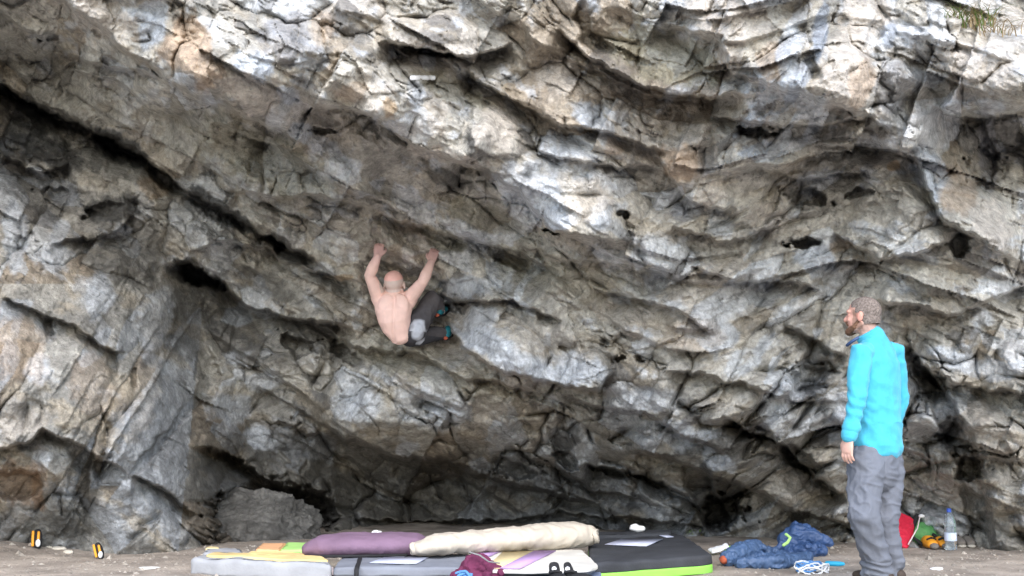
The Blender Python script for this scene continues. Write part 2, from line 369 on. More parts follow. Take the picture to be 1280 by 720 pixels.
# mineral films, lichen, soot; dark ones also paint shade into gashes and hollows: x, y, rx, ry, angle, colour, strength
STAINS_SHADE = [
 (150,305,75,46,10,SOOT_SHADE,.55),(240,395,46,60,15,SOOT_SHADE,.5),(60,245,70,26,15,SOOT_SHADE,.5),(25,170,40,40,20,SOOT_SHADE,.5),(330,430,60,26,25,SOOT_SHADE,.4),(210,560,30,40,30,SOOT_SHADE,.3),(270,600,40,40,0,SOOT_SHADE,.4),
 (115,18,70,26,30,PALE,.8),(190,30,22,36,10,BLUEWHITE,.8),(232,55,36,40,20,TAN,.9),(262,95,22,26,20,TAN,.8),(318,85,30,26,20,BLUEWHITE,.95),
 (360,120,16,12,20,BLUEWHITE,.9),(310,115,50,22,25,PALE,.8),(360,50,40,36,0,GREY,.7),(400,35,22,22,0,TAN,.4),(385,78,26,10,0,BLUEWHITE,.7),
 (390,150,40,30,10,PALE,.6),(375,165,16,16,0,BLUEWHITE,.8),(435,205,14,14,0,BLUEWHITE,.7),(470,120,24,26,0,PALE,.7),(485,135,12,14,0,ORANGE,.6),
 (520,120,12,26,0,BLUEWHITE,.6),(545,140,16,30,0,PALE,.7),(620,160,30,40,0,PALE,.7),(560,195,60,10,12,PALE,.8),(440,115,20,14,0,TAN,.5),
 (660,235,44,36,35,BLUEWHITE,.8),(700,270,26,20,0,BLUEWHITE,.9),(750,270,16,26,10,BLUEWHITE,.95),(735,250,34,30,0,PALE,.6),
 (738,142,20,18,10,BLUEWHITE,.95),(700,100,30,30,35,PALE,.7),(850,205,32,26,30,TAN,.85),(890,240,24,24,30,PALE,.8),(800,200,30,16,10,PALE,.6),
 (770,185,14,14,0,TAN,.6),(955,190,34,14,5,BLUEWHITE,.8),(905,20,60,30,10,PALE,.95),(915,70,18,34,20,PALE,.9),(965,75,20,30,0,TAN,.5),
 (985,70,16,44,5,BLUEWHITE,.7),(1060,90,36,60,15,PALE,.95),(1075,105,18,36,5,TAN,.7),(1025,40,10,46,5,BLUEGREY,.8),(1000,100,12,40,20,BLUEGREY,.7),
 (1110,40,12,26,0,BLUEGREY,.8),(1085,20,40,30,0,PALE,.8),(1115,110,26,36,10,GREY,.6),(1225,90,60,44,0,PALE,.75),(1160,215,20,40,-35,BLUEWHITE,.95),
 (1200,240,26,40,-25,TAN,.6),(1240,280,26,40,-30,PALE,.9),(1115,200,34,14,0,PALE,.7),(1120,208,10,8,0,ORANGE,.6),(1235,190,14,60,0,GREY,.8),
 (1020,325,26,22,10,BLUEWHITE,.85),(960,275,26,26,0,PALE,.7),(900,280,20,20,0,BLUEWHITE,.5),(800,320,20,14,0,BLUEWHITE,.7),(822,350,18,16,0,BLUEWHITE,.75),
 (585,360,40,16,-5,BLUEWHITE,.75),(600,410,24,34,20,BLUEWHITE,.7),(640,445,70,18,25,BLUEWHITE,.85),(725,460,44,20,10,BLUEWHITE,.9),(690,430,60,26,15,PALE,.3),
 (690,470,50,10,8,BLUEWHITE,.9),(900,420,24,30,30,BLUEWHITE,.7),(870,420,40,26,0,TAN,.25),(960,370,30,14,0,BLUEWHITE,.5),
 (1090,400,30,14,25,BLUEWHITE,.8),(1190,450,40,16,20,BLUEWHITE,.75),(1250,460,36,16,5,BLUEWHITE,.6),
 (450,510,40,26,10,BLUEWHITE,.65),(540,510,50,30,10,BLUEWHITE,.55),(505,560,16,10,0,BLUEWHITE,.8),(600,580,20,8,20,BLUEWHITE,.8),(820,500,50,18,10,BLUEWHITE,.55),
 (845,545,30,22,20,BLUEWHITE,.5),(900,575,30,14,30,BLUEWHITE,.5),(290,510,34,20,-10,BLUEWHITE,.7),(325,545,30,16,20,BLUEWHITE,.75),(400,560,24,20,0,BLUEWHITE,.5),
 (330,475,26,14,0,BLUEWHITE,.6),(300,395,22,14,0,BLUEWHITE,.7),(195,400,22,50,10,BLUEWHITE,.5),(125,370,22,30,10,BLUEWHITE,.8),(20,300,18,50,0,BLUEWHITE,.8),
 (75,295,14,22,20,BLUEWHITE,.7),(150,290,14,8,0,BLUEWHITE,.6),(48,465,16,24,20,BLUEWHITE,.85),(25,440,40,50,0,TAN,.4),(115,480,30,50,10,TAN,.3),
 (50,575,14,16,0,BLUEWHITE,.8),(118,600,8,14,10,BLUEWHITE,.8),(165,603,12,8,0,BLUEWHITE,.8),(20,605,40,30,0,(.34,.26,.19),.8),(46,612,9,34,-15,RUST,.6),(18,590,22,5,0,RUST,.5),
 (180,500,20,60,15,PALE,.3),(30,530,36,24,0,PALE,.4),(190,235,24,12,20,ORANGE,.4),(160,330,50,40,10,SOOT_SHADE,.35),(140,260,40,20,0,SOOT_SHADE,.8),
 (60,190,60,20,28,SOOT_SHADE,.8),(150,185,60,18,30,SOOT_SHADE,.9),(270,260,60,14,33,SOOT_SHADE,.9),(360,315,34,14,30,SOOT_SHADE,.8),(30,140,50,20,28,SOOT_SHADE,.8),
 (560,225,44,12,25,SOOT_SHADE,.7),(590,175,4,22,0,SOOT_SHADE,.6),(1010,248,42,16,14,SOOT_SHADE,.4),(1076,240,20,8,10,SOOT_SHADE,.35),(1200,306,12,22,0,SOOT_SHADE,.35),(942,165,26,10,10,SOOT_SHADE,.3),
 (800,215,22,14,0,SOOT_SHADE,.5),(860,260,24,14,0,GREY,.6),(1025,470,22,40,5,SOOT_SHADE,.55),(1190,540,18,40,-20,SOOT_SHADE,.55),(1000,570,40,16,32,SOOT_SHADE,.5),
 (710,550,16,30,15,SOOT_SHADE,.75),(640,590,100,24,10,SOOT_SHADE,.35),(520,600,80,30,15,SOOT_SHADE,.4),(900,630,34,40,0,SOOT_SHADE,.7),(390,420,60,20,25,SOOT_SHADE,.5),
 (110,610,20,36,10,SOOT_SHADE,.7),(90,660,30,24,0,SOOT_SHADE,.6),(1130,640,40,30,0,GREY,.4),(320,350,60,14,25,SOOT_SHADE,.4),(240,340,40,16,25,SOOT_SHADE,.85),
 (520,290,30,10,15,ORANGE,.25),(555,300,40,12,15,OLIVE,.7),(1050,310,20,8,0,ORANGE,.4),(430,345,14,6,0,ORANGE,.6),(600,270,60,20,20,OLIVE,.5),
 (1060,540,30,30,0,BLUEGREY,.4),(330,200,120,40,28,OLIVE,.5),(560,110,60,16,20,OLIVE,.5),(830,70,80,40,20,OLIVE,.7),(520,330,40,30,0,TAN,.3),
 (700,340,120,30,15,OLIVE,.4),(540,460,120,30,20,OLIVE,.4),
]

def poly_xy(P):
    return np.array(P, float)

def seg_dist(X, Y, P):
    """distance to a polyline, signed: + is image-down of a left-to-right line; also arclength fraction"""
    best = np.full(X.shape, 1e9); sign = np.ones(X.shape); tt = np.zeros(X.shape)
    Ls = [math.hypot(P[i+1][0]-P[i][0], P[i+1][1]-P[i][1]) for i in range(len(P)-1)]
    tot = sum(Ls); acc = 0
    for i in range(len(P)-1):
        (ax, ay), (bx, by) = P[i], P[i+1]
        ux, uy = (bx-ax)/Ls[i], (by-ay)/Ls[i]
        t = np.clip((X-ax)*ux + (Y-ay)*uy, 0, Ls[i])
        dx = X-(ax+ux*t); dy = Y-(ay+uy*t)
        dd = dx*dx+dy*dy
        m = dd < best
        best = np.where(m, dd, best)
        sign = np.where(m, np.sign(ux*dy-uy*dx), sign)
        tt = np.where(m, (acc+t)/tot, tt)
        acc += Ls[i]
    return np.sqrt(best)*sign, tt

def inside(X, Y, P):
    r = np.zeros(X.shape, bool); n = len(P)
    for i in range(n):
        x1, y1 = P[i]; x2, y2 = P[(i+1) % n]
        c = ((y1 > Y) != (y2 > Y)) & (X < (x2-x1)*(Y-y1)/((y2-y1) if y2 != y1 else 1e-9)+x1)
        r ^= c
    return r

def cliff_fields(X, Y):
    """distance from the camera plane and rock colour over the traced picture plane"""
    pts = np.array(CLIFF_POINTS)
    num = np.zeros(X.shape); den = np.zeros(X.shape)
    # thin-plate spline through the control points
    n = len(pts); P = pts[:, :2] / 300.0
    d2 = ((P[:, None] - P[None]) ** 2).sum(-1)
    K = np.where(d2 > 0, d2 * np.log(d2 + 1e-12) * 0.5, 0) + np.eye(n) * 0.02
    A = np.zeros((n+3, n+3)); A[:n, :n] = K; A[:n, n] = 1; A[:n, n+1:] = P; A[n, :n] = 1; A[n+1:, :n] = P.T
    sol = np.linalg.solve(A, np.concatenate([pts[:, 2], [0, 0, 0]]))
    D = sol[n] + sol[n+1] * X / 300 + sol[n+2] * Y / 300
    for i in range(n):
        q = (X/300-P[i, 0])**2 + (Y/300-P[i, 1])**2
        D = D + sol[i] * q * np.log(q + 1e-12) * 0.5
    D = np.clip(D, 4.5, 14)
    # warp so that traced lines come out ragged
    wx = X + 7*fbm(X/60, Y/60, 11, 3) + 5*fbm(X/17, Y/17, 15, 3)
    wy = Y + 7*fbm(X/60, Y/60, 21, 3) + 5*fbm(X/15, Y/15, 25, 3)
    h = np.zeros(X.shape)
    for P_, a, b, U, L, wd in LEDGES:
        x0 = min(p[0] for p in P_)-2*U; x1 = max(p[0] for p in P_)+2*U
        y0 = min(p[1] for p in P_)-3*U; y1 = max(p[1] for p in P_)+4*L
        m = (X > x0) & (X < x1) & (Y > y0) & (Y < y1)
        if not m.any(): continue
        dd, t = seg_dist(wx[m], wy[m], P_)
        tp = sstep(0, .12, t) * sstep(0, .12, 1-t)
        up = a*np.exp(-np.abs(np.minimum(dd, 0))/U)
        dn = -b*np.exp(-np.maximum(dd-wd, 0)/L)
        k = sstep(-wd*.15, wd*.6, dd)
        v = np.where(dd < 0, up, a)*(1-k)+dn*k
        # taper sideways so that end caps vanish
        h[m] += 1.5*v*tp
    for P_, hw, dep in CRACKS:
        x0 = min(p[0] for p in P_)-6*hw; x1 = max(p[0] for p in P_)+6*hw
        y0 = min(p[1] for p in P_)-6*hw; y1 = max(p[1] for p in P_)+6*hw
        m = (X > x0) & (X < x1) & (Y > y0) & (Y < y1)
        if not m.any(): continue
        dd, t = seg_dist(wx[m], wy[m], P_)
        tp = 0.25 + .75*sstep(0, .2, t)*sstep(0, .2, 1-t)
        h[m] -= dep*tp*(1-sstep(hw*.7, hw*1.25, np.abs(dd)))
    for x, y, rx, ry, an, dep in HOLES:
        m = (np.abs(X-x) < 3*max(rx, ry)) & (np.abs(Y-y) < 3*max(rx, ry))
        if not m.any(): continue
        c, s = math.cos(R(an)), math.sin(R(an))
        u = ((wx[m]-x)*c+(wy[m]-y)*s)/rx; v = (-(wx[m]-x)*s+(wy[m]-y)*c)/(ry*(.62 if rx < 70 else 1))
        r = np.sqrt(u*u+v*v)*(1+(.75 if rx < 30 else .35)*fbm(X[m]/16, Y[m]/12, 33, 3))
        h[m] -= 1.25*dep*(1-sstep(.65, 1.1, r))
    plate = np.zeros(X.shape)
    for P_, hh, tx, ty in PLATES:
        xs = [p[0] for p in P_]; ys = [p[1] for p in P_]
        m = (X > min(xs)-40) & (X < max(xs)+40) & (Y > min(ys)-40) & (Y < max(ys)+40)
        if not m.any(): continue
        dd, t = seg_dist(wx[m], wy[m], P_+[P_[0]])
        ins = inside(wx[m], wy[m], P_)
        e = np.where(ins, np.abs(dd), -np.abs(dd))
        k = sstep(-7, 13, e)
        cx, cy = sum(xs)/len(xs), sum(ys)/len(ys)
        plate[m] += k
        h[m] += k*(hh*.7 + tx*(X[m]-cx)/100 + ty*(Y[m]-cy)/100*1.4)
    # free rock texture: dipping blocks, ledges and fractures
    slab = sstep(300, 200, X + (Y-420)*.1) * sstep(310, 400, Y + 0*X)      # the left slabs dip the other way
    ang = 28 - 8*sstep(800, 1100, X)
    ca, sa = np.cos(np.radians(ang)), np.sin(np.radians(ang))
    tx = X + 6*fbm(X/70, Y/70, 12, 2) + 1.8*fbm(X/14, Y/14, 16, 3)
    ty = Y + 6*fbm(X/70, Y/70, 22, 2) + 1.8*fbm(X/14, Y/14, 26, 3)
    u1 = tx*ca + ty*sa; v1 = -tx*sa + ty*ca
    cb, sb = math.cos(R(-58)), math.sin(R(-58))
    u2 = tx*cb + ty*sb; v2 = -tx*sb + ty*cb
    base_zone = sstep(400, 520, Y)
    crev = sstep(-.3, .25, fbm(X/80, Y/60, 75, 3))*(1+1.3*base_zone)
    calm = (.40+.90*sstep(-.2, .3, fbm(X/60+40, Y/50, 77, 2)))*(1-.6*np.clip(plate, 0, 1))
    def tex(u, v, s, lon=1.0):
        o = 0.30*(blocks(u/140/lon, v/104, 101+s)-.2)
        b_, g_, c1 = blocks(u/82/lon, v/64, 111+s, full=True)
        o = o + 0.27*(b_-.2) - .10*crev*np.exp(-g_/.04)
        b_, g_, c2 = blocks(u/38/lon, v/29, 131+s, full=True)
        o = o + (0.125*(b_-.2) - .065*crev*np.exp(-g_/.05))*calm
        o = o + 0.030*fracture(u/64/lon, v/42, 121+s)
        o = o + 0.012*fracture(u/26/lon, v/17, 141+s)*calm
        o = o + 0.050*(blocks(u/17, v/12.5, 151+s)-.2)*calm
        o = o + 0.012*(blocks(u/8, v/6, 161+s)-.2)*calm
        return o, c1, c2
    o1, p1, q1 = tex(u1, v1, 0); o2, p2, q2 = tex(u2, v2, 5, 1.9); o2 = o2*.55
    big = np.where(slab > .5, p2, p1); small = np.where(slab > .5, q2, q1)
    # sawtooth strata (rock juts, then is undercut), only in the overhanging part
    ph = v1/46 + 1.1*fbm(u1/170, v1/90, 61, 3)
    saw = ph-np.floor(ph)
    amp = sstep(-.15, .35, fbm(X/130, Y/130, 71, 2))
    st = (saw**1.5 - sstep(.88, 1.0, saw) * 1.0)*.045*amp
    ph = v1/88 + .45*fbm(u1/300, v1/160, 63, 2)
    saw = ph-np.floor(ph)
    st = st + (saw**1.3 - sstep(.90, .985, saw))*.17*sstep(-.25, .2, fbm(u1/190, v1/60, 73, 2))*sstep(330, 520, X+Y*.5)
    ph = v1/19 + 1.3*fbm(u1/80, v1/40, 62, 3)
    saw = ph-np.floor(ph)
    st = st + (saw**1.5 - sstep(.85, 1.0, saw))*.035*sstep(-.2, .3, fbm(X/70, Y/70, 72, 2))
    smooth = 1 - .3*sstep(.1, .5, fbm(X/110, Y/110, 81, 2))
    h = h + (o1*(1+.45*base_zone)+st*(1-.6*np.clip(plate, 0, 1)))*(1-slab)*smooth + o2*slab*smooth
    h = h + .045*fbm(X/34, Y/30, 91, 5, .55) + .012*ridged(X/16, Y/12, 95, 3)
    D = D - h
    # ---- colour
    base = np.zeros(X.shape+(3,))
    f = fbm(X/90, Y/70, 201, 4)[..., None]
    base[:] = (0.41, 0.392, 0.348)
    base = base*(1+.35*f)*(.72+.56*big[..., None])*(.80+.40*small[..., None])
    for lo, hi, src, cc, k in ((.80, 1.1, big, BLUEWHITE, .6), (.0, .12, big, (.36, .29, .21), .6), (.12, .22, big, PALE, .5), (.84, 1.1, small, BLUEWHITE, .6), (0, .07, small, (.11, .105, .10), .6)):
        mk = ((src >= lo) & (src < hi))[..., None]*k
        base = base*(1-mk)+np.array(cc)*mk
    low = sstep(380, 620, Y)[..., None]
    base = base*(1-low) + base*np.array((0.76, 0.765, 0.77))*low  # lower wall darkened in its colour, standing in for weaker light there
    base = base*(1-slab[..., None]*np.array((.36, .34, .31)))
    warm = sstep(.05, .3, fbm(u1/80, v1/40, 211, 4, .6))[..., None]*.55
    base = base*(1-warm)+np.array((.37, .325, .25))*warm
    # cave band and left roof: fewer white films, and shade painted into the rock colour
    cave_shade = np.exp(-(((X-600)/330)**4+((Y-630)/62)**4)) + np.exp(-(((X-330)/75)**4+((Y-610)/90)**4))
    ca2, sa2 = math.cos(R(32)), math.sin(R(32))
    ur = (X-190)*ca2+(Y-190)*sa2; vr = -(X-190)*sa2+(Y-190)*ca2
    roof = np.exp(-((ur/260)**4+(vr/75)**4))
    cave_shade = np.clip(cave_shade+.35*fbm(X/40, Y/25, 261, 4)*(cave_shade > .05), 0, 1)[..., None]
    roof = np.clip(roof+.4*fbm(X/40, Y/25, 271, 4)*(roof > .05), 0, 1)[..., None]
    base = base*(1-.58*cave_shade); base = base*(1-.4*roof)+np.array((.34, .325, .265))*.4*roof
    white = sstep(.12, .34, fbm(u1/60, v1/40, 221, 5, .6))[..., None]*.62*(1-.75*cave_shade)*(1-.6*roof)*(1-.3*low)*(1-.4*slab[..., None])
    base = base*(1-white)+np.array(BLUEWHITE)*white
    streak = sstep(.15, .5, fbm(X/9, Y/70, 231, 3))[..., None]*.35*(1-sstep(150, 330, Y))[..., None]
    base = base*(1-streak)+np.array(PALE)*streak
    soot = sstep(.24, .36, fbm(u1/34, v1/16, 241, 5, .7))[..., None]*.6
    base = base*(1-soot)+np.array((.10, .098, .09))*soot
    for x, y, rx, ry, an, cc, k in STAINS_SHADE:
        m = (np.abs(X-x) < 2.2*max(rx, ry)) & (np.abs(Y-y) < 2.2*max(rx, ry))
        if not m.any(): continue
        c, s = math.cos(R(an)), math.sin(R(an))
        xx = wx[m]; yy = wy[m]
        u = ((xx-x)*c+(yy-y)*s)/rx; v = (-(xx-x)*s+(yy-y)*c)/ry
        r = np.sqrt(u*u+v*v) + .55*fbm(X[m]/22, Y[m]/26, 300+int(x), 4, .6)
        a_ = (k*(1-sstep(.68, 1.05, r)))[:, None]
        base[m] = base[m]*(1-a_)+np.array(cc)*(.9+.25*f[m])*a_
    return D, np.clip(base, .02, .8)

def build_cliff():
    xs = np.concatenate([np.arange(-700, -10, 7.0), np.arange(-10, 1290, 1.45), np.arange(1290, 1985, 7.0)])
    ys = np.concatenate([np.arange(-900, -10, 8.0), np.arange(-10, 712, 1.45), np.arange(712, 790, 6.0)])
    X, Y = np.meshgrid(xs, ys)
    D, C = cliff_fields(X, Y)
    dx = (X-640)/F; dz = (360-Y)/F
    yy = cp-sp*dz; zz = sp+cp*dz
    co = np.stack([dx*D/yy, D, CAM_Z+zz*D/yy], -1).reshape(-1, 3)
    ny, nx = X.shape
    idx = np.arange(nx*ny).reshape(ny, nx)
    q = np.stack([idx[:-1, :-1], idx[1:, :-1], idx[1:, 1:], idx[:-1, 1:]], -1).reshape(-1, 4)
    me = bpy.data.meshes.new('cliff')
    me.vertices.add(len(co)); me.vertices.foreach_set('co', co.astype(np.float32).ravel())
    me.loops.add(q.size); me.loops.foreach_set('vertex_index', q.astype(np.int32).ravel())
    me.polygons.add(len(q))
    me.polygons.foreach_set('loop_start', np.arange(0, q.size, 4, dtype=np.int32))
    me.polygons.foreach_set('use_smooth', np.ones(len(q), bool))
    me.update(calc_edges=True)
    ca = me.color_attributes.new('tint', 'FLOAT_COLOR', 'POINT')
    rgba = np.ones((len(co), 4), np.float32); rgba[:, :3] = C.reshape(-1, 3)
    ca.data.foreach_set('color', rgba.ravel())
    me.materials.append(M_ROCK)
    o = bpy.data.objects.new('cliff', me)
    col.objects.link(o)
    o['kind'] = 'structure'
    return o
build_cliff()

# ------------------------------------------------------------------ the ground
def ground_z(x, y):
    z = .020*fbm(x*1.6, y*1.6, 401, 4)+.013*fbm(x*7, y*7, 411, 4, .6)
    # bank of earth against the left-hand wall
    z = z + .20*sstep(-2.9, -4.6, x + .25*(y-8.0))*sstep(7.4, 8.6, y)
    near = sstep(11, 6, np.abs(x))*sstep(-2, 3, y)
    return z*near

def build_ground():
    a = np.concatenate([np.array([-400, -200, -100, -50, -25, -14, -10]), np.arange(-8, 8, .035), np.array([8, 10, 14, 25, 50, 100, 200, 400])])
    b = np.concatenate([np.array([-400, -200, -100, -50, -25, -10, -4, 0, 2, 4]), np.arange(5.2, 12.0, .03), np.array([12, 13, 15, 20])])
    X, Y = np.meshgrid(a, b)
    Z = ground_z(X, Y)
    co = np.stack([X, Y, Z], -1).reshape(-1, 3)
    ny, nx = X.shape
    idx = np.arange(nx*ny).reshape(ny, nx)
    q = np.stack([idx[:-1, :-1], idx[:-1, 1:], idx[1:, 1:], idx[1:, :-1]], -1).reshape(-1, 4)
    me = bpy.data.meshes.new('ground')
    me.from_pydata(co.tolist(), [], q.tolist())
    me.polygons.foreach_set('use_smooth', np.ones(len(q), bool))
    m = mat('earth', (.36, .315, .27), .95, .38, 2.6, .02, 34, .15)
    me.materials.append(m)
    o = bpy.data.objects.new('ground', me); col.objects.link(o); o['kind'] = 'structure'
build_ground()
#@@OBJECTS
# ------------------------------------------------------------------ object helpers
from mathutils import noise as mnoise

def depth_at(px, py):
    D, _ = cliff_fields(np.array([[float(px)]]), np.array([[float(py)]]))
    return float(D[0, 0])

def empty(name, loc, label, cat, group=None, rz=0.0):
    o = bpy.data.objects.new(name, None)
    o.empty_display_size = 0.1
    o.location = loc; o.rotation_euler = (0, 0, rz)
    col.objects.link(o)
    o['label'] = label; o['category'] = cat
    if group: o['group'] = group
    return o

def tag(o, label, cat, group=None):
    o['label'] = label; o['category'] = cat
    if group: o['group'] = group
    return o

def root_loc(o):
    l = Vector((0, 0, 0))
    while o is not None:
        l += o.location; o = o.parent
    return l

def link(name, me, m, parent=None, smooth=True, origin=None):
    """me is in world coordinates; moved into the local frame of its parent / its own origin"""
    if me.polygons and smooth:
        me.polygons.foreach_set('use_smooth', np.ones(len(me.polygons), bool))
    for mm in (m if isinstance(m, (list, tuple)) else [m]):
        me.materials.append(mm)
    o = bpy.data.objects.new(name, me)
    col.objects.link(o)
    if parent is not None:
        me.transform(Matrix.Translation(-root_loc(parent)))
        o.parent = parent
    else:
        if origin is None:
            n = len(me.vertices); a = np.zeros(n*3); me.vertices.foreach_get('co', a); a = a.reshape(-1, 3)
            origin = Vector(((a[:, 0].min()+a[:, 0].max())/2, (a[:, 1].min()+a[:, 1].max())/2, a[:, 2].min()))
        me.transform(Matrix.Translation(-origin))
        o.location = origin
    return o

def bm_mesh(bm, name='m'):
    bmesh.ops.recalc_face_normals(bm, faces=bm.faces)
    me = bpy.data.meshes.new(name); bm.to_mesh(me); bm.free()
    return me

def tube(bm, pts, radii, seg=12, ref=None, caps=True):
    """tapered tube through points; radius = r or (a, b): a along ref, b across"""
    pts = [Vector(p) for p in pts]
    rad = [(r, r) if isinstance(r, (int, float)) else r for r in radii]
    n = len(pts)
    tang = []
    for i in range(n):
        t = (pts[min(i+1, n-1)]-pts[max(i-1, 0)])
        tang.append(t.normalized() if t.length > 1e-9 else Vector((0, 0, 1)))
    u = Vector(ref) if ref is not None else (Vector((0, 0, 1)) if abs(tang[0].z) < .9 else Vector((1, 0, 0)))
    rings = []
    def ring(c, t, a, b, uu):
        uu = (uu - t*uu.dot(t)).normalized(); vv = t.cross(uu)
        return [bm.verts.new(c+uu*(a*math.cos(2*math.pi*k/seg))+vv*(b*math.sin(2*math.pi*k/seg))) for k in range(seg)], uu
    if caps:
        for f in (.985, .80, .45):
            a, b = rad[0]; s = math.sqrt(1-f*f)
            rg, _ = ring(pts[0]-tang[0]*min(a, b)*f, tang[0], a*s, b*s, u); rings.append(rg)
    for i in range(n):
        rg, u2 = ring(pts[i], tang[i], rad[i][0], rad[i][1], u)
        if ref is None: u = u2
        rings.append(rg)
    if caps:
        for f in (.45, .80, .985):
            a, b = rad[-1]; s = math.sqrt(1-f*f)
            rg, _ = ring(pts[-1]+tang[-1]*min(a, b)*f, tang[-1], a*s, b*s, u); rings.append(rg)
    for r0, r1 in zip(rings, rings[1:]):
        for k in range(seg):
            bm.faces.new((r0[k], r0[(k+1) % seg], r1[(k+1) % seg], r1[k]))
    bm.faces.new(rings[0][::-1]); bm.faces.new(rings[-1])

def ell(bm, c, r, rot=None, sub=3):
    M = Matrix.Translation(Vector(c))
    if rot is not None: M = M @ rot.to_4x4()
    M = M @ Matrix.Diagonal((r[0], r[1], r[2], 1))
    bmesh.ops.create_icosphere(bm, subdivisions=sub, radius=1.0, matrix=M)

def fuse(bm, voxel, smooth=3, disp=None):
    """closed pieces -> one continuous surface"""
    me = bm_mesh(bm)
    o = bpy.data.objects.new('tmp', me); col.objects.link(o)
    m = o.modifiers.new('r', 'REMESH'); m.mode = 'VOXEL'; m.voxel_size = voxel
    if smooth:
        s = o.modifiers.new('s', 'SMOOTH'); s.factor = .5; s.iterations = smooth
    dg = bpy.context.evaluated_depsgraph_get()
    out = bpy.data.meshes.new_from_object(o.evaluated_get(dg))
    bpy.data.objects.remove(o); bpy.data.meshes.remove(me)
    out.materials.clear()
    if disp:
        n = len(out.vertices)
        co = np.zeros(n*3); out.vertices.foreach_get('co', co); co = co.reshape(-1, 3)
        no = np.zeros(n*3); out.vertex_normals.foreach_get('vector', no); no = no.reshape(-1, 3)
        dd = np.array([disp(Vector(co[i]), Vector(no[i])) for i in range(n)])
        co = co+no*dd[:, None]
        out.vertices.foreach_set('co', co.ravel())
    out.update()
    return out

def paint(me, fn):
    ca = me.color_attributes.new('tint', 'FLOAT_COLOR', 'POINT')
    a = np.ones((len(me.vertices), 4), np.float32)
    for i, v in enumerate(me.vertices):
        a[i, :3] = fn(v.co)
    ca.data.foreach_set('color', a.ravel())

def keep(me, fn):
    bm = bmesh.new(); bm.from_mesh(me)
    bmesh.ops.delete(bm, geom=[f for f in bm.faces if not fn(f.calc_center_median())], context='FACES')
    bm.to_mesh(me); bm.free()
    return me

def round_poly(P, r, n=5):
    out = []
    k = len(P)
    for i in range(k):
        a, b, c = Vector(P[i-1]), Vector(P[i]), Vector(P[(i+1) % k])
        u = (a-b); v = (c-b)
        q = min(r, u.length*.45, v.length*.45)
        p0 = b+u.normalized()*q; p1 = b+v.normalized()*q
        for j in range(n+1):
            t = j/n
            out.append(p0*(1-t)**2+b*2*t*(1-t)+p1*t*t)
    return out

def slab_mesh(poly, z0, z1, corner=.08, edge=.02, sag=.004, dense=.03):
    """soft-edged cushion over an outline (list of x,y), from z0 to z1"""
    P = [Vector((p[0], p[1])) for p in round_poly([(p[0], p[1]) for p in poly], corner)]
    # resample the outline
    pts = []
    for i in range(len(P)):
        a, b = P[i], P[(i+1) % len(P)]
        m = max(1, int((b-a).length/dense))
        for j in range(m): pts.append(a.lerp(b, j/m))
    c = sum(pts, Vector((0, 0)))/len(pts)
    area = sum(pts[i-1].x*pts[i].y-pts[i].x*pts[i-1].y for i in range(len(pts)))
    if area < 0: pts.reverse()
    bm = bmesh.new()
    def ring(ins, z):
        out = []
        for i, p in enumerate(pts):
            t = (pts[(i+1) % len(pts)]-pts[i-1]).normalized()
            q = p+Vector((-t.y, t.x))*ins
            dz = sag*(mnoise.noise(Vector((q.x*6, q.y*6, z*8)))*2)
            out.append(bm.verts.new((q.x+sag*.8*mnoise.noise(Vector((q.x*9, q.y*9, z*30))), q.y, z+dz)))
        return out
    def shrink(prev, f, z):
        out = []
        for p in pts:
            q = c+(p-c)*f
            dz = sag*(mnoise.noise(Vector((q.x*6, q.y*6, z*8)))*2+mnoise.noise(Vector((q.x*17, q.y*17, 3))))
            out.append(bm.verts.new((q.x, q.y, z+dz)))
        return out
    e = min(edge, (z1-z0)*.45)
    rings = [ring(e*.6, z0)]
    for a in (0, 30, 60): rings.append(ring(e*.6*(1-math.sin(R(a+30))), z0+e*.5*(1-math.cos(R(a+30)))))
    for k in range(1, 4): rings.append(ring(0, z0+e*.5+(z1-e-z0-e*.5)*k/4))
    for a in (0, 22, 45, 67, 90): rings.append(ring(e*(1-math.cos(R(a))), z1-e+e*math.sin(R(a))))
    for f in (.88, .7, .5, .3, .1): rings.append(shrink(None, f, z1))
    for r0, r1 in zip(rings, rings[1:]):
        for k in range(len(pts)):
            bm.faces.new((r0[k], r0[(k+1) % len(pts)], r1[(k+1) % len(pts)], r1[k]))
    bm.faces.new(rings[-1]); bm.faces.new(rings[0][::-1])
    return bm_mesh(bm)

def gp(px, py, z=0.0):
    v = on_ground(px, py, z); return (v.x, v.y)

def sheet_on(pix, z, thick=.004):
    """thin piece of cloth or print lying on a pad top"""
    bm = bmesh.new()
    P = [Vector(gp(x, y, z)) for x, y in pix]
    lo = [bm.verts.new((p.x, p.y, z)) for p in P]; hi = [bm.verts.new((p.x, p.y, z+thick)) for p in P]
    bm.faces.new(hi); bm.faces.new(lo[::-1])
    for i in range(len(P)):
        j = (i+1) % len(P); bm.faces.new((lo[i], lo[j], hi[j], hi[i]))
    return bm_mesh(bm)

def crumple(bm, c, size, n, seed, lo=.25, hi=.5):
    rr = random.Random(seed)
    for i in range(n):
        a = rr.uniform(0, 2*math.pi); q = math.sqrt(rr.random())
        x = c[0]+size[0]*.75*q*math.cos(a); y = c[1]+size[1]*.75*q*math.sin(a)
        z = c[2]+size[2]*rr.uniform(.15, .75)*(1-.6*q)
        s = min(size)*rr.uniform(lo, hi)
        rot = Matrix.Rotation(rr.uniform(0, 3.14), 3, 'Z') @ Matrix.Rotation(rr.uniform(-.6, .6), 3, 'X')
        ell(bm, (x, y, max(z, s*.5+c[2])), (s*rr.uniform(1.2, 2.2), s*rr.uniform(.5, .9), s*rr.uniform(.5, .9)), rot, 2)

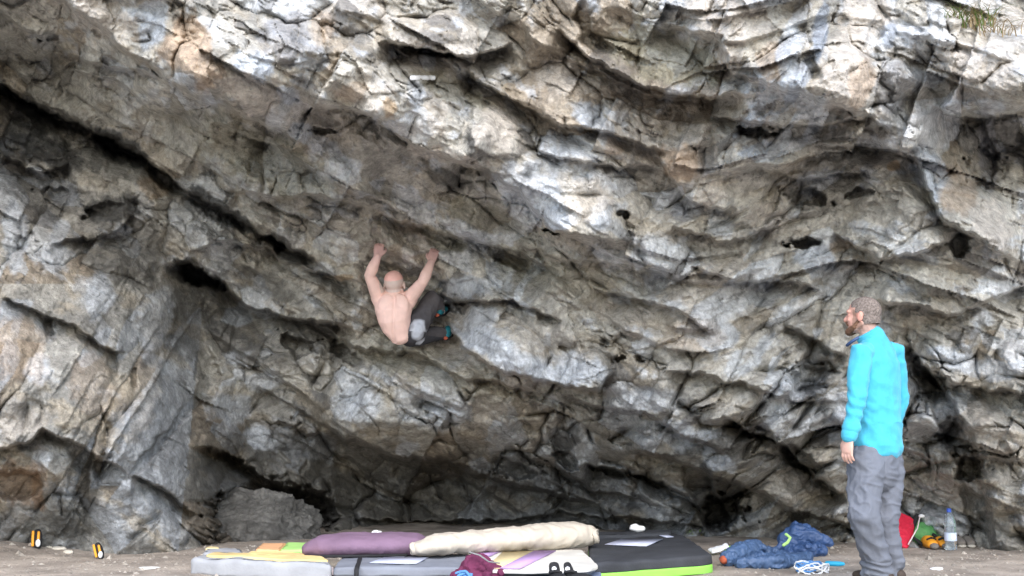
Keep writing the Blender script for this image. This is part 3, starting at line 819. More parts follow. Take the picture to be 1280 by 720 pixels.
def fold(A, f, seed=0.0):
    """ridged folds of cloth"""
    def fn(p, n):
        q = Vector((p.x*f+seed, p.y*f, p.z*f))
        a = mnoise.noise(q); b = mnoise.noise(q*2.3+Vector((9, 4, 1)))
        return A*((1-abs(a)*2.2)*.7+(1-abs(b)*2.2)*.35-.4)
    return fn

# ------------------------------------------------------------------ materials of the objects
M_SKIN = mat('skin', (.6, .36, .28), .5, .06, 20, .002, 90, .35, attr='tint')
M_FLEECE = mat('cyan_fleece', (.065, .41, .57), .95, .12, 14, .002, 220, .15, sheen=.15)
M_TROUSER = mat('grey_trouser_cloth', (.145, .158, .188), .85, .10, 14, .002, 180, .2)
M_CTROUSER = mat('dark_trouser_cloth', (.08, .08, .09), .85, .10, 20, .002, 150, .2, attr='tint')
M_HAIR = mat('cropped_hair', (.19, .158, .14), .85, .5, 90, .004, 260, .2)
M_BEARD = mat('ginger_beard', (.17, .095, .06), .85, .3, 120, .004, 260, .2)
M_BROWN = mat('brown_leather', (.055, .040, .032), .7)
M_TEAL = mat('teal_shoe', (.02, .19, .24), .6)
M_ORANGE = mat('orange_rubber', (.50, .12, .07), .6)
M_BLACK = mat('black_fabric', (.018, .018, .02), .75, .2, 12, .002, 90)
M_BLACKPAD = mat('black_pad_cover', (.045, .048, .055), .8, .25, 5, .003, 70)
M_LIME = mat('lime_fabric', (.28, .68, .10), .7, .06)
M_PURPLE = mat('purple_canvas', (.19, .12, .18), .85, .12, 6, .003, 60)
M_CREAM = mat('cream_canvas', (.50, .45, .375), .85, .08, 5, .003, 50)
M_GREYPAD = mat('grey_pad_cover', (.20, .215, .25), .85, .15, 6, .003, 60)
M_LIGHTGREY = mat('light_grey_pad_cover', (.34, .35, .37), .85, .14, 7, .003, 60)
M_BLUEGREY = mat('blue_pad_cover', (.15, .19, .29), .85, .12, 7, .003, 60)
M_PALEBLUE = mat('pale_blue_print', (.50, .53, .66), .8, .08)
M_YELLOW = mat('yellow_cover', (.72, .55, .25), .85, .2, 5, .002, 60)
M_PALEYEL = mat('pale_yellow_cover', (.70, .58, .32), .8, .06, 5)
M_PEACH = mat('peach_cover', (.75, .42, .22), .8, .10, 5)
M_GREENC = mat('light_green_cover', (.42, .72, .22), .8, .08, 5)
M_PINKW = mat('pinkish_white_edge', (.75, .66, .66), .8, .06)
M_WHITEC = mat('white_cover', (.64, .62, .56), .8, .14, 6)
M_LILAC = mat('lilac_cover', (.50, .33, .60), .8, .06)
M_MAROON = mat('maroon_cloth', (.13, .025, .065), .85, .15, 15, .003, 80)
M_STRAP = mat('grey_strap', (.22, .22, .22), .7)
M_NAVY = mat('navy_nylon', (.035, .075, .18), .5, .15, 12, .002, 60, .45)
M_NAVYL = mat('lighter_navy_nylon', (.06, .11, .215), .5, .15, 12, .002, 60, .45)
M_WHITE = mat('white_paper', (.82, .83, .84), .8, .04)
M_BLUECORD = mat('blue_cord', (.10, .26, .55), .7)
M_CYAN = mat('cyan_plastic', (.03, .38, .62), .4)
M_RED = mat('red_nylon', (.55, .02, .05), .6, .12, 15, .002, 60)
M_GREEN = mat('green_nylon', (.10, .30, .10), .6, .18, 15, .003, 60)
M_AMBER = mat('amber_plastic', (.85, .36, .03), .5)
M_GREYSHOE = mat('grey_shoe', (.20, .18, .16), .8, .15, 20)
M_SOLE = mat('pale_sole', (.45, .43, .38), .8)
M_PALEST = mat('pale_stone', (.60, .56, .48), .9, .15, 20, .003, 60)
M_GRASSG = mat('green_blade', (.13, .20, .05), .7, .2)
M_GRASSD = mat('dry_blade', (.34, .26, .15), .8, .2)
M_CHALK = mat('chalk', (.80, .80, .78), .95, .08, 12, .004, 40)
M_STONE = rock_material('boulder_stone')

# ------------------------------------------------------------------ people
def hand(bm, wrist, dirn, across, palmn, size=.19, curl=.5, thumb_side=1):
    """palm and five fingers; dirn = wrist to knuckles, across = index side, palmn = the way the palm faces"""
    d = Vector(dirn).normalized(); a = Vector(across); a = (a-d*a.dot(d)).normalized(); p = d.cross(a)
    if p.dot(Vector(palmn)) < 0: p = -p
    w = Vector(wrist); L = size
    tube(bm, [w-d*.015, w+d*L*.18, w+d*L*.34, w+d*L*.46], [(.028, .020), (.036, .016), (.041, .015), (.038, .012)], 12, ref=a)
    for i, (off, ln) in enumerate(((.030, .40), (.010, .45), (-.011, .42), (-.030, .33))):
        base = w+d*L*.42+a*off
        ang = 0; q = base; pts = [base-d*.02, base]; dd = d+a*off*1.2
        for s_, k in ((.45, .35), (.32, .9), (.23, .7)):
            ang += curl*k
            q = q+(dd*math.cos(ang)+p*math.sin(ang))*L*ln*s_
            pts.append(q)
        tube(bm, pts, [.0095, .0095, .0088, .008, .007], 8)
    b0 = w+d*L*.10+a*.025
    tube(bm, [b0, b0+d*L*.14+a*.022+p*.008, b0+d*L*.27+a*.028+p*.022, b0+d*L*.37+a*.022+p*.036], [.013, .012, .0105, .008], 8)

def head(bm, c, fwd, up, s=1.0, wide=1.0):
    """skull, jaw, nose, brow, ears; c = centre of the head; returns frame"""
    f = Vector(fwd).normalized(); u = Vector(up); u = (u-f*u.dot(f)).normalized(); l = u.cross(f)
    rot = Matrix((f, l, u)).transposed()
    def P(x, y, z): return Vector(c)+(f*x+l*y+u*z)*s
    ell(bm, P(-.012, 0, .032), (.098*s, .077*s*wide, .086*s), rot)
    ell(bm, P(.030, 0, -.030), (.060*s, .060*s*wide, .080*s), rot)
    ell(bm, P(.062, 0, -.088), (.028*s, .034*s, .022*s), rot)
    tube(bm, [P(-.01, .052, -.05), P(.03, .045, -.08), P(.062, .016, -.092)], [.022*s, .020*s, .018*s], 8)
    tube(bm, [P(-.01, -.052, -.05), P(.03, -.045, -.08), P(.062, -.016, -.092)], [.022*s, .020*s, .018*s], 8)
    tube(bm, [P(.080, 0, .012), P(.094, 0, -.012), P(.104, 0, -.030)], [.010*s, .012*s, .014*s], 8)
    tube(bm, [P(.074, .042, .020), P(.086, .02, .022), P(.088, -.02, .022), P(.074, -.042, .020)], [.012*s]*4, 8)
    for q in (1, -1):
        ell(bm, P(.073, .031*q, .000), (.012*s, .014*s, .010*s), rot, 2)
        ell(bm, P(-.006, .081*q*wide, -.012), (.020*s, .010*s, .032*s), rot, 2)
        ell(bm, P(.066, .036*q, -.03), (.02*s, .02*s, .02*s), rot, 2)
    tube(bm, [P(.080, .020, -.058), P(.090, 0, -.057), P(.080, -.020, -.058)], [.009*s]*3, 8)
    return P, f, l, u

def standing_man():
    Y0 = 6.86
    base = on_ground(1104, 721)
    base.z = 0
    e = empty('person', base, 'man in bright cyan fleece and grey trousers standing with his back turned, watching the climber', 'person')
    sl_, el_, wl_ = at(1076, 443, 6.70), at(1072, 500, 6.62), at(1062, 547, 6.60)
    sr_, er_, wr_ = at(1117, 441, 7.00), at(1124, 505, 7.06), at(1108, 556, 7.06)
    neck0, hc = at(1091, 428, 6.84), at(1079, 398, 6.86)
    pel = at(1097, 566, 6.86)
    hl, kl, al = at(1083, 585, 6.78), at(1080, 642, 6.70), at(1099, 709, 6.84)
    hr, kr, ar = at(1108, 583, 6.93), at(1104, 648, 6.90), at(1113, 706, 6.98)
    sh = (sl_-sr_).normalized()
    facing = Vector((-.62, .78, 0))
    fw = Vector((-.84, .54, .10))
    # --- body
    bm = bmesh.new()
    P, f, l, u = head(bm, hc, fw, (0, 0, 1), 1.0)
    tube(bm, [at(1093, 436, 6.85), at(1090, 424, 6.85), P(-.02, 0, -.05)], [.066, .060, .058], 14)
    mid = at(1096, 500, 6.86)
    tube(bm, [pel, mid, at(1096, 455, 6.86)], [(.15, .10), (.15, .10), (.16, .09)], 20, ref=sh)
    for a, b, c in ((sl_, el_, wl_), (sr_, er_, wr_)):
        tube(bm, [a, a.lerp(b, .5), b, b.lerp(c, .35), c], [.055, .048, .040, .040, .028], 12)
    for a, b, c in ((hl, kl, al), (hr, kr, ar)):
        tube(bm, [a, a.lerp(b, .5), b, b.lerp(c, .35), c], [.075, .07, .052, .052, .038], 12)
        tube(bm, [c, c+Vector((-.04, .05, -.03)), c+Vector((-.10, .13, -.045))], [.035, .032, .022], 10)
    hd = at(1057, 588, 6.59)-wl_
    hand(bm, wl_, hd, (facing.x, facing.y, -.2), -sh, .185, .55)
    hand(bm, wr_, (-.3, .1, -1), (facing.x, facing.y, 0), sh, .185, .6)
    me = fuse(bm, .0045, 2)
    eyes = [P(.084, .031, .0), P(.084, -.031, .0)]
    ear = [P(-.006, .081, -.012), P(-.006, -.081, -.012)]
    lips = P(.092, 0, -.057)
    def skin(p):
        c = Vector((.60, .37, .30))
        if (p-hc).length < .2:
            for q in eyes:
                if (p-q).length < .010: return (.03, .025, .02)
            if (p-lips).length < .018: return (.45, .19, .16)
            for q in ear:
                if (p-q).length < .034: return (.62, .30, .235)
            q = p-hc; x, y, z = q.dot(f), abs(q.dot(l)), q.dot(u)
            if -.02 < x < .045 and y > .045 and -.085 < z < .03: return (.34, .20, .15)
            if x < .0 and -.10 < z < .0: return (.42, .27, .22)
            k = max(0, (p-hc).dot(f)/.1)
            return tuple(c.lerp(Vector((.62, .32, .25)), min(1, k)))
        return tuple(c)
    paint(me, skin)
    link('body', me, M_SKIN, e)
    # --- hair and beard
    rot = Matrix((f, l, u)).transposed()
    bm = bmesh.new(); ell(bm, P(-.012, 0, .032), (.0990, .0782, .0878), rot, 5)
    ell(bm, P(-.035, 0, -.02), (.072, .070, .075), rot, 5)
    me = fuse(bm, .004, 1, lambda p, n: .0015*mnoise.noise(p*140))
    def hairy(p):
        q = p-hc; x, y, z = q.dot(f), q.dot(l), q.dot(u)
        front = .066-.25*max(0, abs(y)-.03)
        if x > front or (x > .030 and z < .045): return False
        if x > -.012 and z < .012: return False
        return z > -.062-.2*x
    link('hair', keep(me, hairy), M_HAIR, e)
    bm = bmesh.new()
    tube(bm, [P(.0, .064, -.028), P(.03, .060, -.075), P(.070, .024, -.100), P(.078, 0, -.104), P(.070, -.024, -.100), P(.03, -.060, -.075), P(.0, -.064, -.028)], [.009, .016, .022, .026, .022, .016, .009], 10)
    tube(bm, [P(.078, .026, -.062), P(.096, .010, -.046), P(.096, -.010, -.046), P(.078, -.026, -.062)], [.008]*4, 8)
    link('beard', fuse(bm, .004, 1, lambda p, n: .003*mnoise.noise(p*120)), M_BEARD, e)
    # --- fleece
    bm = bmesh.new()
    tube(bm, [at(1098, 557, 6.86), at(1098, 520, 6.86), at(1096, 480, 6.86), at(1096, 455, 6.855), at(1095, 443, 6.855), at(1094, 433, 6.85), at(1092, 423, 6.85)],
         [(.188, .131), (.174, .120), (.184, .122), (.196, .112), (.182, .100), (.128, .085), (.072, .068)], 28, ref=sh)
    for a, b, c, i in ((sl_, el_, wl_, 0), (sr_, er_, wr_, 1)):
        ax = sh if i == 0 else -sh
        a2 = a-ax*.06+Vector((0, 0, .0))
        tube(bm, [a2, a-ax*.008, a.lerp(b, .4), b, b.lerp(c, .4), b.lerp(c, .93)], [.060, .068, .064, .058, .050, .044], 16)
    def wr(p, n):
        w_ = p.x*.9-p.y*.5
        v = fold(.007, 5.5, 3.1)(p, n)+.006*((1-min(1, 3*abs(mnoise.noise(Vector((w_*9+p.z*5, p.y*4, p.z*7-w_*5))))))-.3)
        z = p.z
        k = max(0, 1-(p-el_.lerp(wl_, .4)).length/.24)
        v += .006*k*math.sin(z*95+p.x*40+9*mnoise.noise(p*6))
        if z < .95: v += .003*math.sin(z*40+p.x*50+5*mnoise.noise(p*5))
        return v
    link('fleece', fuse(bm, .006, 3, wr), M_FLEECE, e)
    bm = bmesh.new()
    tube(bm, [at(1091, 432, 6.85), at(1087, 424, 6.85), at(1083, 418, 6.85)], [(.088, .080), (.078, .076), (.077, .076)], 24, ref=sh, caps=False)
    me = fuse(bm, .005, 1, lambda p, n: .004*mnoise.noise(p*14))
    link('collar', me, M_FLEECE, e)
    bm = bmesh.new(); tube(bm, [at(1060, 434, 6.79), at(1065, 430, 6.74), at(1073, 425, 6.74)], [.010]*3, 8)
    link('collar_edge', bm_mesh(bm), M_NAVY, e)
    bm = bmesh.new(); tube(bm, [wl_.lerp(el_, .12), wl_.lerp(el_, .05)], [.049, .048], 18)
    link('cuff', fuse(bm, .004, 1), M_FLEECE, e)
    # --- trousers
    bm = bmesh.new()
    tube(bm, [at(1097, 556, 6.86), at(1097, 575, 6.86), at(1097, 592, 6.86)], [(.155, .098), (.172, .118), (.160, .118)], 24, ref=sh)
    for a, b, c in ((hl, kl, al), (hr, kr, ar)):
        tube(bm, [a+Vector((0, 0, .05)), a.lerp(b, .35), a.lerp(b, .75), b, b.lerp(c, .4), b.lerp(c, .8), c+Vector((-.012, .01, -.062))],
             [.104, .104, .092, .086, .080, .080, .090], 18)
    def wt(p, n):
        w_ = p.x*.8-p.y*.6
        q = Vector((w_*7+p.z*5, p.y*4, p.z*6.5-w_*4))
        a = mnoise.noise(q); b = mnoise.noise(q*2.1+Vector((5, 1, 3)))
        v = .012*((1-min(1, abs(a)*3.2))-.35)+.007*((1-min(1, abs(b)*3))-.35)
        if p.z < .14: v += .006*math.sin(p.z*95+w_*30+8*mnoise.noise(p*6))
        return v
    link('trousers', fuse(bm, .006, 2, wt), M_TROUSER, e)
    for c in (al, ar):
        bm = bmesh.new()
        c0 = Vector((c.x, c.y, .042))
        dr = Vector((-.62, .78, 0))
        tube(bm, [c0-dr*.06, c0+dr*.04, c0+dr*.10, c0+dr*.155], [(.042, .036), (.044, .038), (.045, .032), (.038, .024)], 14, ref=(.78, .62, 0))
        tube(bm, [c0, c0+Vector((0, 0, .05))], [.05, .048], 14)
        b = link('boot', fuse(bm, .006, 2), M_BROWN, e)
        bm = bmesh.new()
        tube(bm, [c0-dr*.07-Vector((0, 0, .038)), c0+dr*.05-Vector((0, 0, .038)), c0+dr*.16-Vector((0, 0, .036))], [(.046, .012), (.05, .012), (.044, .012)], 14, ref=(.78, .62, 0))
        link('sole', fuse(bm, .005, 1), M_BLACK, b)
    return e

def climber():
    Dl, Dr = depth_at(473, 308)-.05, depth_at(543, 311)-.05
    Df1, Df2 = depth_at(556, 392)-.07, depth_at(564, 416)-.07
    print('HOLDS', Dl, Dr, Df1, Df2)
    D0 = (Dl+Dr)/2
    sY = D0+.12; hY = sY+.05
    S = F/sY
    def A(px, py, dy): return at(px, py, sY+dy)
    e = empty('person', at(497, 428, hY), 'bald shirtless man in dark trousers climbing the overhang with both arms raised', 'person')
    sl_, el_, wl_ = A(474, 372, .0), A(462, 344, -.13), at(472, 321, Dl-.02)
    sr_, er_, wr_ = A(512, 373, .0), A(528, 353, -.12), at(539, 328, Dr-.02)
    hc = A(493, 355.5, -.02)
    pel = at(509, 417, hY+.08)
    k1, f1 = at(541, 374, hY+.12), at(551, 389, Df1)
    k2, f2 = at(538, 418, hY+.24), at(560, 416, Df2)
    h1, h2 = at(517, 413, hY+.03), at(514, 420, hY+.10)
    sh = (sr_-sl_).normalized()
    up = (A(493, 362, 0)-pel).normalized()
    bm = bmesh.new()
    P, f, l, u = head(bm, hc, (.10, .92, .38), (-.05, -.3, 1), .98, 1.02)
    tube(bm, [A(495, 380, .01), A(496, 371, .01), P(-.03, 0, -.05)], [.074, .062, .060], 14)
    # back
    tube(bm, [at(500, 418, hY), at(496, 409, hY-.02), A(493, 399, .0), A(492, 388, -.015), A(492, 378, .0), A(494, 371, .01)],
         [(.092, .085), (.118, .10), (.133, .105), (.150, .105), (.158, .09), (.10, .07)], 24, ref=sh)
    # shoulder blades and lats
    for s_, q in ((sl_, 1), (sr_, -1)):
        ell(bm, s_, (.068, .068, .068))
        c = s_.lerp(A(493, 387, -.01), .5)
        ell(bm, c+Vector((0, -.066, -.01)), (.062, .035, .085), Matrix.Rotation(.35*q, 3, 'Y'))
        tube(bm, [s_+Vector((0, 0, -.03)), s_.lerp(A(492, 397, .02), .6), at(496, 410, hY)], [.055, .070, .055], 12)
    for a, b, c in ((sl_, el_, wl_), (sr_, er_, wr_)):
        tube(bm, [a, a.lerp(b, .45), a.lerp(b, .8), b, b.lerp(c, .35), b.lerp(c, .75), c], [.062, .056, .048, .044, .047, .036, .029], 14)
    hand(bm, wl_, at(474, 308, Dl)-wl_, (1, 0, 0), (0, 1, .2), .185, .75)
    hand(bm, wr_, at(543, 314, Dr)-wr_, (-1, 0, 0), (0, 1, .2), .185, .75)
    for a, b, c in ((h1, k1, f1), (h2, k2, f2)):
        tube(bm, [a, a.lerp(b, .5), b, b.lerp(c, .4), c], [.075, .068, .05, .05, .036], 12)
    def muscle(p, n):
        if n.y > 0: return 0
        q = p-A(494, 392, .0)
        s = q.dot(sh); t = q.dot(up)
        return -.010*math.exp(-(s/.014)**2)*(1 if -.22 < t < .14 else 0) + .003*mnoise.noise(p*16)
    me = fuse(bm, .0045, 3, muscle)
    hands = [at(474, 312, Dl), at(542, 316, Dr)]
    def skin(p):
        c = Vector((.88, .61, .54))
        if (p-hc).length < .135 and (p-hc).dot(u) > -.075:
            q = p-hc; z = q.dot(u); x = q.dot(f)
            if z > .05: c = Vector((.84, .50, .44))
            elif x < .03 and z > -.045: c = Vector((.66, .53, .48))     # stubble round the back of the head
            else: c = Vector((.84, .58, .50))
        for h_ in hands:
            k = max(0, 1-(p-h_).length/.16)
            c = c.lerp(Vector((.56, .35, .33)), min(1, k*1.3))
        k = .04*mnoise.noise(p*9)
        return (c.x+k, c.y+k*.6, c.z+k*.6)
    paint(me, skin)
    link('body', me, M_SKIN, e)
    # trousers
    bm = bmesh.new()
    tube(bm, [at(506, 418, hY+.05), at(512, 418, hY+.07), at(519, 417, hY+.09)], [(.080, .112), (.092, .125), (.085, .11)], 20, ref=(0, 0, 1))
    for a, b, c, r in ((h1, k1, f1, 1), (h2, k2, f2, .95)):
        tube(bm, [a, a.lerp(b, .4), a.lerp(b, .8), b, b.lerp(c, .35), b.lerp(c, .62)], [.098*r, .092*r, .080*r, .076*r, .070*r, .058*r], 16)
    me = fuse(bm, .006, 2, fold(.010, 8, 2.0))
    ch = at(522, 413, hY-.10)
    knee = k1
    def cloth(p):
        d = (Vector((p.x, 0, p.z))-Vector((ch.x, 0, ch.z)))
        d.x *= 1.45 if p.z > ch.z else 2.0
        v = d.length+.04*mnoise.noise(p*18)
        c = Vector((.05, .05, .058))
        t = max(0, min(1, (p-h1).length/.3))
        if p.z > ch.z-.02: c = c.lerp(Vector((.115, .108, .115)), .9*t)
        if p.y < hY+.1:
            c = c.lerp(Vector((.50, .53, .60)), max(0, min(1, (.098-v)/.03)))
        return tuple(c)
    paint(me, cloth)
    link('trousers', me, M_CTROUSER, e)
    # climbing shoes
    for c, dr, tl in ((f1, Vector((.22, .80, .30)), 0), (f2, Vector((.15, .80, .40)), 1)):
        dr = dr.normalized(); side = dr.cross(Vector((0, 0, 1))).normalized()
        bm = bmesh.new()
        tube(bm, [c-dr*.05+Vector((0, 0, .022)), c+Vector((0, 0, .026))], [.034, .036], 12)
        tube(bm, [c-dr*.06, c, c+dr*.07, c+dr*.12], [(.032, .028), (.035, .034), (.038, .026), (.026, .018)], 14, ref=side)
        s = link('climbing_shoe', fuse(bm, .0045, 2), M_TEAL, e)
        dn = side.cross(dr).normalized()
        if dn.z > 0: dn = -dn
        bm = bmesh.new()
        tube(bm, [c-dr*.09+dn*.02, c+dr*.0+dn*.034, c+dr*.08+dn*.024, c+dr*.145+dn*.012], [(.030, .016), (.040, .012), (.046, .014), (.030, .018)], 12, ref=side)
        link('sole', fuse(bm, .0045, 1), M_BLACK, s)
        bm = bmesh.new()
        tube(bm, [c-dr*.095+dn*.012, c-dr*.06+dn*.028], [(.020, .016), (.018, .012)], 12, ref=side)
        link('heel_rand', fuse(bm, .004, 1), M_ORANGE, s)
    return e

man = standing_man()
man.location.y -= .13; man.location.x -= .13*man.location.x/6.86
climber()

# ------------------------------------------------------------------ crash pads
def pad(label, cat='crash pad', group='crash pads piled under the climb', loc=None):
    return empty('crash_pad', loc, label, cat, group)

# open grey pad with the yellow face, far left
c = on_ground(325, 708)
p = pad('light grey crash pad with yellow upper face, the leftmost one on the ground', loc=c)
top = .105
out = [gp(236, 697, top), gp(416, 705.5, top), gp(406, 696.5, top), gp(262, 691.5, top)]
link('cover', slab_mesh(out, .0, top, .05, .03, .006), M_LIGHTGREY, p)
out2 = [gp(256, 696, top), gp(411, 703.5, top), gp(402, 697, top), gp(268, 692, top)]
link('yellow_panel', slab_mesh(out2, top-.01, top+.014, .04, .012, .003), M_YELLOW, p)
out3 = [gp(342, 713, .035), gp(417, 715, .035), gp(417, 709, .035), gp(345, 708, .035)]
link('white_edge_band', slab_mesh(out3, .012, .040, .02, .01, .002), M_PINKW, p)
bm = bmesh.new()
q = on_ground(281, 712); q.z = .03
tube(bm, [q+Vector((0, -.02, -.01)), q+Vector((.0, -.03, .03)), q+Vector((.01, 0, .085))], [(.012, .004)]*3, 8, ref=(1, 0, 0))
link('strap', bm_mesh(bm), M_PALEBLUE, p)
# second, smaller fold of the same kind of pad behind it
c = on_ground(292, 697)
p = pad('small light grey pad with yellow rim lying behind the leftmost yellow pad', loc=c)
out = [gp(252, 690.5, .12), gp(306, 691.5, .12), gp(304, 686, .12), gp(262, 683.5, .12)]
link('cover', slab_mesh(out, .0, .12, .05, .03, .006), M_LIGHTGREY, p)
out = [gp(256, 687, .124), gp(275, 686, .124), gp(272, 684, .124), gp(260, 684, .124)]
link('yellow_rim', slab_mesh(out, .105, .130, .03, .01, .003), M_PALEYEL, p)
# yellow flat piece
c = on_ground(333, 700)
p = pad('plain yellow pad between the grey pads and the purple pad', loc=c)
out = [gp(307, 692.5, .12), gp(378, 695, .12), gp(384, 690, .12), gp(312, 688, .12)]
link('cover', slab_mesh(out, .0, .12, .03, .015, .004), M_YELLOW, p)
# peach and green pad propped at the back
c = on_ground(352, 692)
p = pad('peach and green pad at the back, left of the purple pad', loc=c)
o1_, o2_ = [gp(319, 686.5, .12), gp(350, 687, .12), gp(358, 678.5, .12), gp(327, 678.5, .12)], [gp(350, 687, .12), gp(386, 687.5, .12), gp(394, 678.5, .12), gp(358, 678.5, .12)]
link('peach_panel', slab_mesh(o1_, .0, .12, .02, .015, .003), M_PEACH, p)
link('green_panel', slab_mesh(o2_, .0, .122, .02, .015, .003), M_GREENC, p)
# long grey pad
c = on_ground(490, 718)
p = pad('long grey crash pad with a pale blue print, under the purple and cream ones', loc=c)
out = [gp(416, 709, .10), gp(590, 709, .10), gp(590, 692, .10), gp(432, 690, .10)]
link('cover', slab_mesh(out, .045, .10, .05, .02, .005), M_GREYPAD, p)
out = [gp(418, 720, .045), gp(592, 720, .045), gp(590, 694, .045), gp(432, 694, .045)]
link('blue_layer', slab_mesh(out, .0, .046, .05, .015, .003), M_BLUEGREY, p)
bm = bmesh.new()
for k in range(1):
    a_, b_ = on_ground(446, 710, .10), on_ground(452, 692, .10)
    tube(bm, [a_+Vector((0, -.012, -.05)), a_+Vector((0, -.012, -.01)), a_+Vector((0, .02, .004)), b_+Vector((0, 0, .004))], [(.014, .004)]*4, 8, ref=(1, 0, 0))
link('strap', bm_mesh(bm), M_BLACK, p)
link('print', sheet_on([(462, 704), (480, 697), (536, 697), (520, 705)], .105, .004), M_PALEBLUE, p)
# purple pad: folded bolster
def bolster(name_part, pts, radii, m, p, A=.010, f=7, seed=1.0, ref=(0, 0, 1)):
    bm = bmesh.new(); tube(bm, pts, radii, 24, ref=ref)
    return link(name_part, fuse(bm, .009, 3, fold(A, f, seed)), m, p)
c = on_ground(455, 699)
p = pad('folded purple crash pad with rounded ends, beside the cream roll', loc=c)
z = .10
l0, r0 = on_ground(386, 697, z), on_ground(528, 695, z)
pts = [l0+Vector((-.02, .1, .045)), l0+Vector((.05, .1, .062)), l0.lerp(r0, .3)+Vector((0, .1, .070)), l0.lerp(r0, .7)+Vector((0, .1, .070)), r0+Vector((-.05, .1, .066)), r0+Vector((.03, .1, .05))]
bolster('cover', pts, [(.045, .10), (.070, .16), (.078, .19), (.078, .19), (.074, .18), (.05, .12)], M_PURPLE, p, .009, 6, 1.0)
bm = bmesh.new()
tube(bm, [l0+Vector((-.02, -.03, .01)), l0.lerp(r0, .4)+Vector((0, -.07, .012)), r0+Vector((-.1, -.06, .012))], [.011]*3, 8)
link('dark_seam', fuse(bm, .005, 1, lambda q, n: .003*mnoise.noise(q*30)), M_BLACK, p)
bm = bmesh.new(); q = on_ground(414, 692, .10)+Vector((0, -.09, .03)); ell(bm, q, (.016, .012, .012), None, 2)
link('grommet', bm_mesh(bm), M_BLACK, p)
# white, yellow and lilac pad
c = on_ground(670, 716)
p = pad('white crash pad with yellow and lilac diagonal stripes, under the cream roll', loc=c)
T = .115
out = [gp(585, 712, T), gp(735, 711.5, T), gp(748, 706, T), gp(728, 687, T), gp(600, 687, T)]
link('cover', slab_mesh(out, .092, T, .05, .010, .003), M_WHITEC, p)
out = [gp(585, 712.6, T-.021), gp(735, 712.2, T-.021), gp(748, 706.5, T-.021), gp(728, 690, T-.021), gp(600, 690, T-.021)]
link('grey_base', slab_mesh(out, .062, T-.021, .05, .010, .003), M_GREYPAD, p)
out = [gp(594, 738, .06), gp(740, 738, .06), gp(752, 716, .06), gp(728, 694, .06), gp(600, 694, .06)]
link('blue_base', slab_mesh(out, .0, .061, .05, .012, .003), M_BLUEGREY, p)
link('lilac_stripe', sheet_on([(625, 711), (650, 711), (695, 689), (668, 689)], T+.003, .005), M_LILAC, p)
link('lilac_stripe', sheet_on([(590, 700), (606, 698), (628, 689), (602, 689)], T+.003, .005), M_LILAC, p)
link('yellow_stripe', sheet_on([(606, 711), (625, 711), (668, 689), (630, 689)], T+.003, .004), M_PALEYEL, p)
# cream roll
c = on_ground(630, 700)
p = pad('long cream canvas pad rolled up on top of the others', loc=c)
l0, r0 = on_ground(527, 696, T), on_ground(735, 686, T)
pts = [l0+Vector((-.02, .08, .05)), l0+Vector((.04, .09, .062)), l0.lerp(r0, .25)+Vector((0, .09, .072)), l0.lerp(r0, .5)+Vector((0, .09, .078)), l0.lerp(r0, .75)+Vector((0, .1, .088)), r0+Vector((-.06, .1, .088)), r0+Vector((.01, .1, .082))]
bolster('roll', pts, [(.050, .10), (.064, .12), (.072, .13), (.078, .13), (.086, .135), (.088, .135), (.070, .11)], M_CREAM, p, .014, 7, 4.0)
for q0, s in ((l0+Vector((-.055, .05, .05)), .8), (r0+Vector((.055, .06, .085)), 1.0)):
    bm = bmesh.new()
    n = 26; pp = []
    for i in range(n):
        a = i/n*4.2*math.pi; rr_ = (.012+.048*i/n)*s
        pp.append(q0+Vector((.010*math.sin(i), rr_*1.25*math.cos(a), rr_*math.sin(a))))
    tube(bm, pp, [(.018, .006)]*n, 6, ref=(1, 0, 0))
    link('rolled_end', bm_mesh(bm), M_CREAM, p)
bm = bmesh.new(); q = on_ground(632, 690, T)+Vector((0, -.055, .075)); ell(bm, q, (.012, .008, .007), None, 2)
link('grommet', bm_mesh(bm), M_BLACK, p)
# black pad with lime edge
c = on_ground(815, 705)
p = pad('black crash pad with a bright lime green edge and a pale diamond print', loc=c)
T2 = .115
top_ = [gp(738, 704.5, T2), gp(892, 693.5, T2), gp(858, 670, T2), gp(836, 665, T2), gp(735, 672, T2)]
link('cover', slab_mesh(top_, .050, T2, .09, .022, .005), M_BLACKPAD, p)
link('lime_side', slab_mesh([(x*1.0004, y-.008) for x, y in top_], .0, .052, .09, .010, .002), M_LIME, p)
bm = bmesh.new(); q = on_ground(822, 703, .03); tube(bm, [q+Vector((-.06, -.045, .0)), q+Vector((-.02, -.06, -.006)), q+Vector((.03, -.055, -.006)), q+Vector((.07, -.03, .0))], [(.010, .004)]*4, 8, ref=(0, 0, 1))
link('handle', bm_mesh(bm), M_BLACK, p)
link('print', sheet_on([(756, 681), (776, 674.5), (829, 674), (808, 683)], T2+.004, .004), M_PALEBLUE, p)
link('print', sheet_on([(820, 668.5), (832, 668), (842, 671.5), (833, 672)], T2+.004, .004), M_PALEBLUE, p)
c = on_ground(790, 684)
p = pad('thin black pad edge showing behind the lime edged pad', loc=c)
out = [gp(738, 670, .14), gp(838, 665.5, .14), gp(840, 661.5, .14), gp(742, 665.5, .14)]
link('cover', slab_mesh(out, .0, .14, .03, .02, .004), M_BLACKPAD, p)

